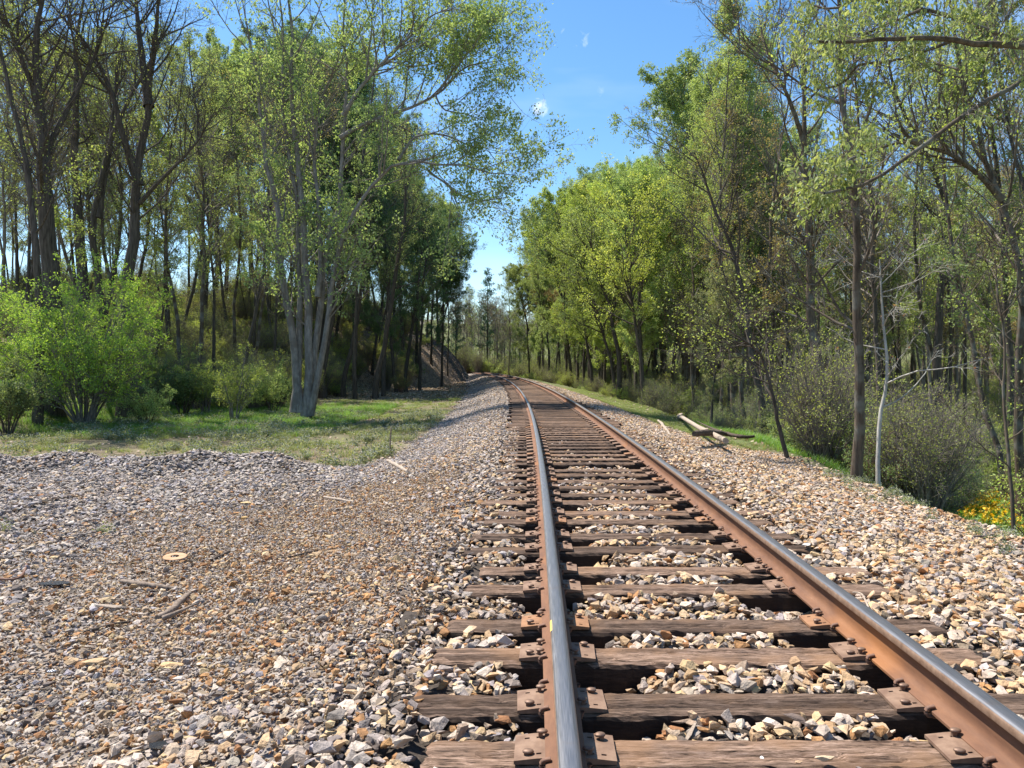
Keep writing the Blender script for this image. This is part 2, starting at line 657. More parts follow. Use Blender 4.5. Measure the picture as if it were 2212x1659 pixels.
# weathered tie timber
m, nt, out = newmat('tie_wood')
oi = N_(nt, 'ObjectInfo')
v = coord(nt, 'Object', (.09, 1, 1))
ad = N_(nt, 'VectorMath', operation='ADD')
sc_ = N_(nt, 'VectorMath', operation='SCALE')
sc_.inputs[0].default_value = (7, 5, 3)
nt.links.new(oi.outputs['Random'], sc_.inputs['Scale'])
nt.links.new(v, ad.inputs[0])
nt.links.new(sc_.outputs[0], ad.inputs[1])
g1 = noise(nt, 110, 8, .78, ad.outputs[0], .35)
g2 = noise(nt, 9, 4, .6, ad.outputs[0], .8)
g3 = noise(nt, 2.6, 3, .55, coord(nt, 'Object'))
col = ramp(nt, g1, [(.38, (.012, .008, .006)), (.455, (.13, .084, .055)), (.56, (.27, .185, .135)), (.70, (.44, .335, .26))])
col = mixc(nt, ramp(nt, g2, [(.34, (.8, .8, .8)), (.52, (0, 0, 0))]), col, (.055, .034, .023))
cr = ramp(nt, g3, [(.5, (0, 0, 0)), (.64, (.6, .6, .6))])
col = mixc(nt, cr, col, (.25, .15, .085))
dk = ramp(nt, oi.outputs['Random'], [(0, (.48, .46, .45)), (1, (1.1, 1.04, 1.0))])
col = mixc(nt, 1.0, col, dk, 'MULTIPLY')
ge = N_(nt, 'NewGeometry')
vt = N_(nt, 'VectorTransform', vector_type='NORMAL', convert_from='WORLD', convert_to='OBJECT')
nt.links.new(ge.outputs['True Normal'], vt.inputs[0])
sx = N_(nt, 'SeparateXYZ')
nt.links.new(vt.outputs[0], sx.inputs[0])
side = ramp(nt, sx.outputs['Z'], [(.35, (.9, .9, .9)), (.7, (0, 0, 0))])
col = mixc(nt, side, col, (.022, .015, .012))   # creosoted, unweathered sides, plus their shade painted into the colour
hb = mixc(nt, .5, g1, g2)
principled(nt, out, col, .85, 0, hb, 1.0, .012, .25)
M['tie_wood'] = m

# ballast stones: colour comes per stone
m, nt, out = newmat('stone')
a = N_(nt, 'Attribute')
a.attribute_type = 'INSTANCER'
a.attribute_name = 'tint'
v = coord(nt, 'Object')
n1 = noise(nt, 2.4, 5, .65, v)
n2 = noise(nt, .8, 3, .5, v)
col = mixc(nt, 1.0, a.outputs['Color'], ramp(nt, n1, [(.3, (.62, .60, .57)), (.7, (1.15, 1.12, 1.1))]), 'MULTIPLY')
f = ramp(nt, n2, [(.58, (0, 0, 0)), (.72, (.55, .55, .55))])
col = mixc(nt, f, col, mixc(nt, .5, a.outputs['Color'], (.30, .19, .10)))
principled(nt, out, col, .88, 0, n1, .35, .2, .25)
M['stone'] = m


def stone_solid(name, c):
    return simple(name, tuple(x * .7 for x in c), tuple(min(1, x * 1.15) for x in c), 14, .85, 0, .5, .01)


# ground sheet: zones are written as attributes, light and shade are not
m, nt, out = newmat('ground_sheet')
A = {}
for k in ('grassz', 'leafz', 'gravz', 'rockz'):
    n = N_(nt, 'Attribute')
    n.attribute_name = k
    A[k] = n.outputs['Fac']
v = coord(nt, 'Object')
n1 = noise(nt, 1.1, 6, .65, v)
n2 = noise(nt, 14, 5, .7, v)
n3 = noise(nt, 45, 4, .7, v)
soil = ramp(nt, n1, [(.3, (.12, .085, .06)), (.7, (.22, .17, .125))])
vor = N_(nt, 'TexVoronoi')
vor.inputs['Scale'].default_value = 11
nt.links.new(v, vor.inputs['Vector'])
leafc = ramp(nt, vor.outputs['Color'], [(.1, (.11, .08, .055)), (.5, (.24, .175, .12)), (.9, (.40, .31, .22))])
col = mixc(nt, A['leafz'], soil, leafc)
grs = ramp(nt, n2, [(.3, (.05, .09, .02)), (.7, (.13, .19, .05))])
ga = N_(nt, 'Math', operation='MULTIPLY')
nt.links.new(A['grassz'], ga.inputs[0])
nt.links.new(ramp(nt, n1, [(.35, (.35, .35, .35)), (.6, (1, 1, 1))]), ga.inputs[1])
col = mixc(nt, ga.outputs[0], col, grs)
v2 = N_(nt, 'TexVoronoi')
v2.inputs['Scale'].default_value = 19
nt.links.new(v, v2.inputs['Vector'])
gr = ramp(nt, v2.outputs['Color'], [(.1, (.10, .085, .07)), (.5, (.24, .20, .17)), (.9, (.40, .35, .31))])
col = mixc(nt, A['gravz'], col, gr)
rk = ramp(nt, noise(nt, 1.2, 8, .75, coord(nt, 'Object', (1, 1, 3))), [(.35, (.035, .028, .024)), (.6, (.12, .095, .08)), (.8, (.22, .18, .15))])
col = mixc(nt, A['rockz'], col, rk)
principled(nt, out, col, .95, 0, mixc(nt, .5, n2, n3), .7, .05, .1)
M['ground'] = m
M['bed'] = simple('bed', (.03, .023, .018), (.09, .07, .055), 40, .95, 0, .8, .02)

# ------------------------------------------------------------------ ground sheet
def axis(lo, hi, n, k, c=0):
    u = np.linspace(-1, 1, n)
    w = np.sinh(u * k) / np.sinh(k)
    return np.where(w < 0, -w * lo, w * hi) + c


xs = axis(-420, 420, 420, 4.6)
ys = np.concatenate([np.linspace(-30, 2, 40), 2 + 698 * (np.sinh(np.linspace(0, 1, 470) * 5) / np.sinh(5))[1:]])
GX, GY = np.meshgrid(xs, ys)
GZ = H(GX, GY)
GT = to_t(GX, GY)
inbed = (np.abs(GT) < 1.62) & (GY < 17.5)
GZ = np.where(inbed, GZ - .3, GZ - .02 * (np.abs(GT) < 4))
ny, nx = GX.shape
i = np.arange(ny * nx).reshape(ny, nx)
F = np.stack([i[:-1, :-1], i[:-1, 1:], i[1:, 1:], i[1:, :-1]], -1).reshape(-1, 4)
g = Geo()
g.add(np.stack([GX, GY, GZ], -1), F, 0, smooth=True)
ground = g.obj('ground', [M['ground']])
tag(ground, kind='structure')
me = ground.data


def in_gravel(x, y, t):
    """0..1 how much loose ballast covers the spot"""
    jag = .35 * fbm(x, y, 2.5, 4)
    left = sm(-4.1, -3.6, t + jag) * (t < 0)
    pad = (1 - sm(13.9, 15.3, y + .6 * jag)) * (t < 0)
    er = 2.6 + 1.65 * np.clip((20.5 - y) / 5, 0, 1)
    right = (1 - sm(er - .25, er + .1, t + jag)) * (t >= 0)
    return np.clip(np.maximum(np.maximum(left, pad), right), 0, 1)


gz = in_gravel(GX, GY, GT)
n_g = fbm(GX, GY, 6, 5)
slope_cut = sm(62, 72, GY) * (1 - sm(150, 165, GY)) * (GT < -4) * (GT > -26)
leafz = np.clip(sm(16, 22, -GT) * .9 + sm(40, 60, GY) * sm(5, 9, -GT) + .55 * sm(-.1, .5, n_g) * (GT < 0) + sm(7, 12, GT) * .35 + .3 * sm(4, 5, GT) * sm(.1, .5, n_g), 0, 1)
grz = np.where(GT < 0, sm(15, 26, GY) * (1 - sm(30, 40, -GT)) * (1 - sm(52, 70, GY)) * (.5 + .5 * n_g), sm(2.6, 4.0, GT) * (.8 + .3 * n_g))
rockz = sm(92, 104, GY) * (1 - sm(150, 160, GY)) * (GT < -3.1) * (GT > -18)
rockz = np.maximum(rockz, .55 * sm(70, 80, GY) * (GT < -7) * (GT > -20) * sm(.0, .5, fbm(GX + GY, GX - GY, 5, 6)) * (GY < 150))
for nm, arr in (('grassz', np.clip(grz, 0, 1)), ('leafz', leafz), ('gravz', gz), ('rockz', rockz)):
    a_ = me.attributes.new(nm, 'FLOAT', 'POINT')
    a_.data.foreach_set('value', np.clip(arr, 0, 1).astype(np.float32).ravel())

# ------------------------------------------------------------------ ties
TS = [1.3, 1.75, 2.22, 2.72, 3.11, 3.64, 4.06, 4.72, 5.15, 5.75, 6.18, 6.74, 7.15, 7.73, 8.15, 8.68, 9.13, 9.63, 10.06, 10.78, 11.26, 11.79, 12.3, 12.85]
while TS[-1] < 128:
    TS.append(TS[-1] + .515 + random.uniform(-.05, .05))
TS = [.8, .3, -.2, -.7] + TS
TS.sort()
TS = np.array(TS)
TIE_W, TIE_L, TIE_H = .215, 2.6, .18
NEAR = 17.0


def crib_z(s, t):
    """height of the crib ballast among the ties (tie top is 0)"""
    a = np.abs(t)
    jit = .025 * fbm(s, t, .5, 7) + .02 * fbm(s, t, 1.6, 8)
    far = sm(6, 12, s)
    k = np.interp(s, TS, np.arange(len(TS))).astype(int)
    v = .55 + .9 * (np.sin(k * 12.9898) * 43758.5 % 1)        # each crib is filled a little differently
    mid = -.018 - .015 * v - .045 * far
    pit = -.19 * np.clip(v, .7, 1.2)
    shift = .12 * np.sin(k * 7.7)
    hole = sm(.36, .62, a + shift * np.sign(t)) * (1 - sm(.86, 1.0, a + .05 * np.sin(k * 3.1)))
    z = mid + (pit - mid) * hole * (1 - .55 * far)
    z = np.where(a > 1.08, -.03, z)
    return z + jit


ss = np.arange(.2, NEAR, .04)
tt = np.arange(-1.72, 1.721, .04)
SS, TT = np.meshgrid(ss, tt, indexing='ij')
cx, cy, ct = track(SS)
Z = crib_z(SS, TT) - .03
Z = np.where(np.abs(TT) > 1.6, H(cx + TT, cy) - .06, Z)
i = np.arange(SS.size).reshape(SS.shape)
F = np.stack([i[:-1, :-1], i[1:, :-1], i[1:, 1:], i[:-1, 1:]], -1).reshape(-1, 4)
g = Geo()
g.add(np.stack([cx + TT * np.cos(ct), cy + TT * np.sin(ct), Z], -1), F[:, ::-1], 0, smooth=True)
tag(g.obj('ballast_bed', [M['bed']]), kind='structure')


def tie_mesh(seed, hi=True):
    rg = np.random.default_rng(seed)
    nL = 90 if hi else 8
    prof = []
    h, w = TIE_H, TIE_W / 2
    nt_ = 10 if hi else 2
    prof += [(-w, -h), (-w, -h * .5), (-w, -.02), (-w + .008, -.005)] if hi else [(-w, -h), (-w, -.006)]
    prof += [(x_, 0) for x_ in np.linspace(-w + .018, w - .018, nt_)]
    prof += [(w - .008, -.005), (w, -.02), (w, -h * .5), (w, -h)] if hi else [(w, -.006), (w, -h)]
    prof = np.array(prof)
    X = np.linspace(-TIE_L / 2, TIE_L / 2, nL)
    a1, a2, a3 = rg.uniform(0, 50, 3)
    V = np.zeros((nL, len(prof), 3))
    for k, (py_, pz) in enumerate(prof):
        top = 1 if pz > -.01 else .5
        V[:, k, 0] = X
        e = .010 * fbm(X + a1, X * 0 + (1 if py_ > 0 else 5), .6, 1) + (.008 * fbm(X * 3 + a2, X * 0 + py_ * 9, .5, 2) if hi else 0)
        edge = abs(py_) / w
        V[:, k, 1] = py_ + e * edge
        V[:, k, 2] = pz + (-.006 * edge ** 4 * (1 + fbm(X + a3, X * 0, .25, 3)) + .0035 * fbm(X * .8 + a2, X * 0 + py_ * 22 + a1, .12, 4)) * (pz > -.05)
        if hi:  # long drying checks
            for c in range(5):
                cy_ = (-.8 + 1.6 * ((a1 * (c + 1) * 3.7) % 1)) * w
                c0 = -1.2 + 2.4 * ((a2 * (c + 2) * 1.3) % 1)
                L_ = .2 + .5 * ((a3 * (c + 1)) % 1)
                on = (np.abs(X - c0) < L_) & (abs(py_ - cy_) < .011) & (pz > -.01)
                V[on, k, 2] -= .014
            endr = np.clip((np.abs(X) - TIE_L / 2 + .03) / .03, 0, 1)
            V[:, k, 2] -= endr * .006 * (pz > -.03)
            V[:, k, 0] += np.sign(X) * endr * rg.normal(0, .006)
    n = len(prof)
    i = np.arange(nL * n).reshape(nL, n)
    F = np.stack([i[:-1, :-1], i[1:, :-1], i[1:, 1:], i[:-1, 1:]], -1).reshape(-1, 4)[:, ::-1]
    g = Geo()
    g.add(V, F, 0)
    Vf = V.reshape(-1, 3)
    base = Vf.copy()
    g.add(base[i[0]], np.array([list(range(n))[::-1]]), 0)
    g.add(base[i[-1]], np.array([list(range(n))]), 0)
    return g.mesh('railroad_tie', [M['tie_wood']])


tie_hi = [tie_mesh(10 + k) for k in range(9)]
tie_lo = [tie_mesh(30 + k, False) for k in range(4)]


# tie plate with real square holes: local x across the rail, y along it
HOLES = [(-.135, -.055), (-.135, .055), (-.092, .062), (-.092, -.062), (.092, .062), (.092, -.062), (.135, .055), (.135, -.055)]


def plate_mesh(mat, lo=False):
    hx, hy = .178, .092
    cx_ = sorted({-hx, hx, -.076, .076} | ({c for x0, _ in HOLES for c in (x0 - .009, x0 + .009)} if not lo else set()))
    cy_ = sorted({-hy, hy} | ({c for _, y0 in HOLES for c in (y0 - .009, y0 + .009)} if not lo else set()))
    g = Geo()

    def zt(x):
        a = abs(x)
        return .022 if a > .0759 and a < .09 else (.016 if a < .0759 else .022 - (a - .09) * .11)
    for a in range(len(cx_) - 1):
        for b in range(len(cy_) - 1):
            x0, x1, y0, y1 = cx_[a], cx_[a + 1], cy_[b], cy_[b + 1]
            mx_, my = (x0 + x1) / 2, (y0 + y1) / 2
            z0, z1 = zt(x0 + 1e-5), zt(x1 - 1e-5)
            hole = not lo and any(abs(mx_ - hx_) < .005 and abs(my - hy_) < .005 for hx_, hy_ in HOLES)
            if hole:
                for (p, q) in (((x0, y0, z0), (x1, y0, z1)), ((x1, y0, z1), (x1, y1, z1)), ((x1, y1, z1), (x0, y1, z0)), ((x0, y1, z0), (x0, y0, z0))):
                    g.add([(p[0], p[1], 0), (q[0], q[1], 0), q, p], [[0, 1, 2, 3]], 0)
                g.add([(x0, y0, .002), (x1, y0, .002), (x1, y1, .002), (x0, y1, .002)], [[0, 1, 2, 3]], 1)
            else:
                g.add([(x0, y0, z0), (x1, y0, z1), (x1, y1, z1), (x0, y1, z0)], [[0, 1, 2, 3]], 0)
        for yy, o in ((-hy, (0, 1, 2, 3)), (hy, (3, 2, 1, 0))):
            x0, x1 = cx_[a], cx_[a + 1]
            g.add([(x0, yy, 0), (x1, yy, 0), (x1, yy, zt(x1 - 1e-5)), (x0, yy, zt(x0 + 1e-5))], [o], 0)
    for xx, o in ((-hx, (3, 2, 1, 0)), (hx, (0, 1, 2, 3))):
        g.add([(xx, -hy, 0), (xx, hy, 0), (xx, hy, zt(xx)), (xx, -hy, zt(xx))], [o], 0)
    return g.mesh('tie_plate', [mat, M['tie_wood']])


plates = [plate_mesh(M['plate']), plate_mesh(M['plate_rust'])]
plate_lo = plate_mesh(M['plate'], True)


def spike_mesh():
    bm = bmesh.new()
    bmesh.ops.create_uvsphere(bm, u_segments=12, v_segments=8, radius=1)
    for v_ in bm.verts:
        v_.co.z = max(v_.co.z, -.45)
        v_.co = Vector((v_.co.x * .021 + .006, v_.co.y * .016, v_.co.z * .0085 + .034))
    r = bmesh.ops.create_cube(bm, size=1)
    for v_ in r['verts']:
        v_.co = Vector((v_.co.x * .016, v_.co.y * .016, v_.co.z * .04 + .018))
    me_ = bpy.data.meshes.new('spike')
    bm.to_mesh(me_)
    bm.free()
    me_.materials.append(M['spike'])
    for p in me_.polygons:
        p.use_smooth = len(p.vertices) < 5 and p.area < 6e-4 * .2
    return me_


spike_me = spike_mesh()
ORD = 'fourth fifth sixth seventh eighth ninth tenth eleventh twelfth thirteenth fourteenth fifteenth sixteenth seventeenth eighteenth nineteenth twentieth twenty-first twenty-second twenty-third twenty-fourth'.split()
RAILT = .7535
vis = [k for k, s_ in enumerate(TS) if s_ > 2.3]
for k, s_ in enumerate(TS):
    x_, y_, th_ = track(s_)
    near = s_ < NEAR
    rel = k - vis[0]
    if rel == 0:
        lab = 'nearest wooden tie, dark brown with two loose stones lying on its top'
    elif rel == 1:
        lab = 'second nearest wooden tie, cracked brown, just behind the scrap of pale bark'
    elif rel == 2:
        lab = 'third nearest wooden tie, pale split grain between the rails'
    elif 3 <= rel < 24:
        lab = ORD[rel - 3] + ' nearest wooden tie, weathered brown, counted from the bottom of the track'
    elif s_ < NEAR:
        lab = 'weathered brown wooden tie nearly level with the gravel in the middle stretch'
    elif s_ < 50:
        lab = 'dark wooden tie half buried in gravel on the far stretch before the bend'
    else:
        lab = 'distant buried wooden tie on the bend of the track'
    grp = 'railroad ties under the rails' if rel < 3 else ('railroad ties near stretch' if s_ < 8 else 'railroad ties middle stretch' if s_ < NEAR else 'railroad ties far stretch' if s_ < 50 else 'railroad ties on the bend')
    if near:
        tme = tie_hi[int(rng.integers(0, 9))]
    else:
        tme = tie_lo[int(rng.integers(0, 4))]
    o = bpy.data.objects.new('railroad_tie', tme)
    link(o)
    tag(o, lab, 'railroad tie', grp)
    off = random.uniform(-.10, .08)
    flip = random.choice((0, math.pi))
    o.location = (x_ + off, y_, random.uniform(-.004, .002) + (0 if near else .012))
    o.rotation_euler = (random.uniform(-.012, .012), random.uniform(-.002, .002), th_ + random.uniform(-.026, .026) + flip)
    bpy.context.view_layer.update() if False else None
    mw = o.rotation_euler.to_matrix().to_4x4()
    mw.translation = o.location
    inv = mw.inverted()
    if s_ > 60:
        continue
    for sg in (-1, 1):
        p = bpy.data.objects.new('tie_plate', plate_lo if not near else plates[1 if (k % 5 == 0 or s_ < 2.3) else 0])
        link(p, o)
        wp = Vector((x_ + sg * RAILT * math.cos(th_), y_ + sg * RAILT * math.sin(th_), .003 + (0 if near else .012)))
        p.location = inv @ wp
        p.rotation_euler = (-o.rotation_euler.x, 0, th_ + random.uniform(-.03, .03) - o.rotation_euler.z)
        if s_ < 11:
            pat = [(-.092, .062, 0), (-.135, -.055, random.uniform(-.3, .3)), (.092, -.062, math.pi), (.135, .055, random.uniform(2.8, 3.4))]
            if k % 3 == 0:
                pat.append((-.092, -.062, 0))
            for hx_, hy_, rz_ in pat:
                q = bpy.data.objects.new('spike', spike_me)
                link(q, p)
                railsp = abs(hx_) < .1
                q.location = (hx_ + (.006 if hx_ < 0 else -.006) * railsp, hy_, .008 if railsp else -.008 + random.uniform(0, .008))
                q.rotation_euler = (0, 0, rz_)

# ------------------------------------------------------------------ rails
RH = .170
Z0 = .019
prof = [(-.070, 0), (-.070, .010), (-.066, .0125), (-.040, .018), (-.020, .027), (-.011, .042), (-.0085, .060), (-.0085, .105), (-.012, .122), (-.022, .129),
        (-.035, .133), (-.0365, .137), (-.0365, .155), (-.034, .163), (-.027, .168), (-.014, .1695), (0, .170)]
prof = prof + [(-a, b) for a, b in prof[-2::-1]]
prof = np.array(prof)


def rail(sg, label):
    s_arr = np.concatenate([np.arange(-3, 20, .25), np.arange(20, 150, 1.0)])
    x_, y_, th_ = track(s_arr)
    n = len(prof)
    o_ = sg * RAILT + prof[:, 0]
    V = np.stack([x_[:, None] + o_[None] * np.cos(th_)[:, None], y_[:, None] + o_[None] * np.sin(th_)[:, None], np.broadcast_to(prof[:, 1] + Z0, (len(s_arr), n))], -1)
    V[:, :, 2] += (sm(18, 40, s_arr) * .035 * (1 if sg > 0 else 0))[:, None]
    i = np.arange(len(s_arr) * n).reshape(-1, n)
    a, b = i[:-1], i[1:]
    F = np.stack([a[:, :-1], b[:, :-1], b[:, 1:], a[:, 1:]], -1)[:, :, ::-1]
    mat = np.zeros(n - 1, int)
    zc = (prof[:-1, 1] + prof[1:, 1]) / 2
    mat[zc > .134] = 1
    mat[zc > .159] = 2
    matf = np.broadcast_to(mat, F.shape[:2]).reshape(-1)
    g = Geo()
    g.add(V, F.reshape(-1, 4), matf, smooth=True)
    g.add(V[0], [list(range(n))], 0)
    o = g.obj('rail', [M['rail_rust'], M['rail_side'], M['rail_steel']])
    tag(o, label, 'rail', 'the two rails of the track')
    md = o.modifiers.new('es', 'EDGE_SPLIT')
    md.split_angle = R(38)
    return o


railL = rail(-1, 'left steel rail, polished bluish top over a flat brown rusty foot')
railR = rail(1, 'right steel rail, showing its orange rusty web to the camera')


def anchor_mesh():
    # spring clip that hooks over the edge of the rail foot and passes beneath it
    pts = [(-.055, 0, -.014), (-.078, 0, -.012), (-.086, 0, .002), (-.080, 0, .017), (-.064, 0, .022), (-.052, 0, .024)]
    P = resample(pts, 12)[None]
    V, F = tubes(P, np.full((1, 12), .0072), 7)
    V2, F2 = tubes(resample([(-.06, 0, -.014), (0, 0, -.016), (.066, 0, -.014), (.078, 0, -.006), (.079, 0, .008)], 8)[None], np.full((1, 8), .009), 6)
    g = Geo()
    V[:, 1] *= 1.5
    V2[:, 1] *= 1.5
    g.add(V, F, 0, smooth=True)
    g.add(V2, F2, 0, smooth=True)
    return g.mesh('rail_anchor', [M['anchor']])


anch = anchor_mesh()
for ro, sg in ((railL, -1), (railR, 1)):
    for k, s_ in enumerate(TS):
        if s_ < 1.2 or s_ > 12:
            continue
        for dy in ((-.128, .128) if k % 2 == 0 else (-.13,)):
            x_, y_, th_ = track(s_ + dy)
            a_ = bpy.data.objects.new('rail_anchor', anch)
            link(a_, ro)
            a_.location = (x_ + sg * RAILT * math.cos(th_), y_ + sg * RAILT * math.sin(th_), Z0)
            a_.rotation_euler = (0, 0, th_)
# worn yellow paint mark on the left rail head
x_, y_, th_ = track(3.5)
g = Geo()
u = np.linspace(-.07, .07, 8)
wv = np.interp(u, [-.07, 0, .07], [.002, .007, .002])
V = []
for q, w_ in zip(u, wv):
    for zz, dx in ((.157, -.0372), (.163 , -.0347), (.1675, -.029)):
        V.append((x_ - RAILT + dx + (.0 if zz < .16 else w_ * .2), y_ + q, Z0 + zz + .0006))
i = np.arange(24).reshape(8, 3)
g.add(V, np.stack([i[:-1, :-1], i[1:, :-1], i[1:, 1:], i[:-1, 1:]], -1).reshape(-1, 4)[:, ::-1], 0)
tag(g.obj('paint_mark', [simple('yellow_paint', (.55, .36, .08), (.72, .52, .16), 60, .7)], railL))


# ------------------------------------------------------------------ scatter of stones, grass, litter with geometry nodes
PROTO = bpy.data.collections.new('prototypes')     # never linked to the scene: only mesh data holders


def scatter(name, P, rot, scl, tint, meshes, label, cat, kind='stuff', pick=None):
    n = len(P)
    me = bpy.data.meshes.new(name)
    me.vertices.add(n)
    me.vertices.foreach_set('co', np.asarray(P, np.float32).ravel())
    for nm, ty, arr, key in (('rot', 'FLOAT_VECTOR', rot, 'vector'), ('scl', 'FLOAT_VECTOR', scl, 'vector'), ('tint', 'FLOAT_COLOR', tint, 'color')):
        if arr is None:
            continue
        a = me.attributes.new(nm, ty, 'POINT')
        a.data.foreach_set(key, np.asarray(arr, np.float32).ravel())
    a = me.attributes.new('pick', 'INT', 'POINT')
    a.data.foreach_set('value', (np.random.default_rng(n).integers(0, len(meshes), n) if pick is None else np.asarray(pick)).astype(np.int32))
    o = bpy.data.objects.new(name, me)
    link(o)
    tag(o, label, cat, None, kind)
    c = bpy.data.collections.new('kinds_' + name)
    for k, m_ in enumerate(meshes):
        po = bpy.data.objects.new('%s_kind_%02d' % (name, k), m_)
        c.objects.link(po)
    ng = bpy.data.node_groups.new('scatter_' + name, 'GeometryNodeTree')
    ng.interface.new_socket('Geometry', in_out='INPUT', socket_type='NodeSocketGeometry')
    ng.interface.new_socket('Geometry', in_out='OUTPUT', socket_type='NodeSocketGeometry')
    nd, lk = ng.nodes, ng.links
    gi, go = nd.new('NodeGroupInput'), nd.new('NodeGroupOutput')
    ci = nd.new('GeometryNodeCollectionInfo')
    ci.inputs['Collection'].default_value = c
    ci.inputs['Separate Children'].default_value = True
    ci.inputs['Reset Children'].default_value = True
    iop = nd.new('GeometryNodeInstanceOnPoints')
    iop.inputs['Pick Instance'].default_value = True

    def named(nm, ty):
        a_ = nd.new('GeometryNodeInputNamedAttribute')
        a_.data_type = ty
        a_.inputs['Name'].default_value = nm
        return a_.outputs['Attribute']
    lk.new(gi.outputs[0], iop.inputs['Points'])
    lk.new(ci.outputs[0], iop.inputs['Instance'])
    lk.new(named('pick', 'INT'), iop.inputs['Instance Index'])
    e2r = nd.new('FunctionNodeEulerToRotation')
    lk.new(named('rot', 'FLOAT_VECTOR'), e2r.inputs[0])
    lk.new(e2r.outputs[0], iop.inputs['Rotation'])
    lk.new(named('scl', 'FLOAT_VECTOR'), iop.inputs['Scale'])
    lk.new(iop.outputs[0], go.inputs[0])
    md = o.modifiers.new('scatter', 'NODES')
    md.node_group = ng
    return o


def stone_mesh(seed, flat=1.0, mat=None, n=13, name='stone'):
    rg = np.random.default_rng(seed)
    bm = bmesh.new()
    p = unit(rg.normal(0, 1, (n, 3))) * rg.uniform(.75, 1.1, (n, 1)) * np.array([1, rg.uniform(.55, .9), rg.uniform(.30, .66) * flat])
    # snap some points on shared planes for chipped faces
    for q in p:
        bm.verts.new(q * .5)
    bmesh.ops.convex_hull(bm, input=bm.verts)
    loose = [v_ for v_ in bm.verts if not v_.link_faces]
    bmesh.ops.delete(bm, geom=loose, context='VERTS')
    bmesh.ops.dissolve_limit(bm, angle_limit=R(14), verts=bm.verts, edges=bm.edges)
    me_ = bpy.data.meshes.new(name)
    bm.to_mesh(me_)
    bm.free()
    me_.materials.append(mat or M['stone'])
    return me_


def in_view(x, y, m=1.06, pad=.6):
    return (x > -(VX / FPX) * m * y - pad) & (x < ((2212 - VX) / FPX) * m * y + pad)


PAL = np.array([(.40, .375, .36), (.30, .28, .27), (.47, .43, .39), (.205, .19, .185), (.52, .47, .41), (.36, .30, .24),
                (.44, .33, .21), (.50, .40, .28), (.42, .25, .12), (.33, .18, .09), (.60, .55, .49), (.14, .12, .11), (.36, .35, .38), (.55, .44, .27)])
W_GREY = np.array([5, 5, 3.4, 3.2, 2.2, 1.6, .5, .6, .25, .2, 1.3, 1.0, 4, .3])
W_TAN = np.array([1.6, 1.2, 2.5, .8, 3, 3, 4, 4, 1.6, .9, 2, .4, .8, 2.6])
W_ORG = np.array([1.0, 1.1, 1.0, .8, 1, 3.0, 4, 2.2, 4, 2.4, .7, .6, .5, 3])


def tints(w_t, w_o, rg):
    n = len(w_t)
    W = W_GREY[None] / W_GREY.sum() * (1 - w_t)[:, None] + W_TAN[None] / W_TAN.sum() * w_t[:, None]
    W = W * (1 - w_o)[:, None] + W_ORG[None] / W_ORG.sum() * w_o[:, None]
    c = np.cumsum(W, 1)
    c /= c[:, -1:]
    k = (rg.random(n)[:, None] > c).sum(1)
    col = PAL[k] * rg.uniform(.72, 1.22, (n, 1)) * (1 + rg.normal(0, .012, (n, 3))) * (np.array([1.0, .945, .90]) * (1 - w_t)[:, None] + np.array([1.10, .985, .885]) * w_t[:, None])
    return np.concatenate([np.clip(col, .01, .85), np.ones((n, 1))], 1)


def on_tie(x, y, margin=.0, ret=False):
    s = y
    t = to_t(x, y)
    # distance along track to the nearest tie
    yy = y - np.sin(thy(y)) * t
    k = np.clip(np.searchsorted(TS, yy), 1, len(TS) - 1)
    d = np.minimum(np.abs(yy - TS[k]), np.abs(yy - TS[k - 1]))
    return (d < TIE_W / 2 + margin) & (np.abs(t) < TIE_L / 2 + margin)


def jitter_grid(x0, x1, y0, y1, sp, rg, jit=.45):
    X, Y = np.meshgrid(np.arange(x0, x1, sp), np.arange(y0, y1, sp))
    X = X + rg.uniform(-jit, jit, X.shape) * sp
    Y = Y + rg.uniform(-jit, jit, Y.shape) * sp
    return X.ravel(), Y.ravel()


stones = [stone_mesh(100 + k, 1.0 if k % 3 else .7) for k in range(16)]


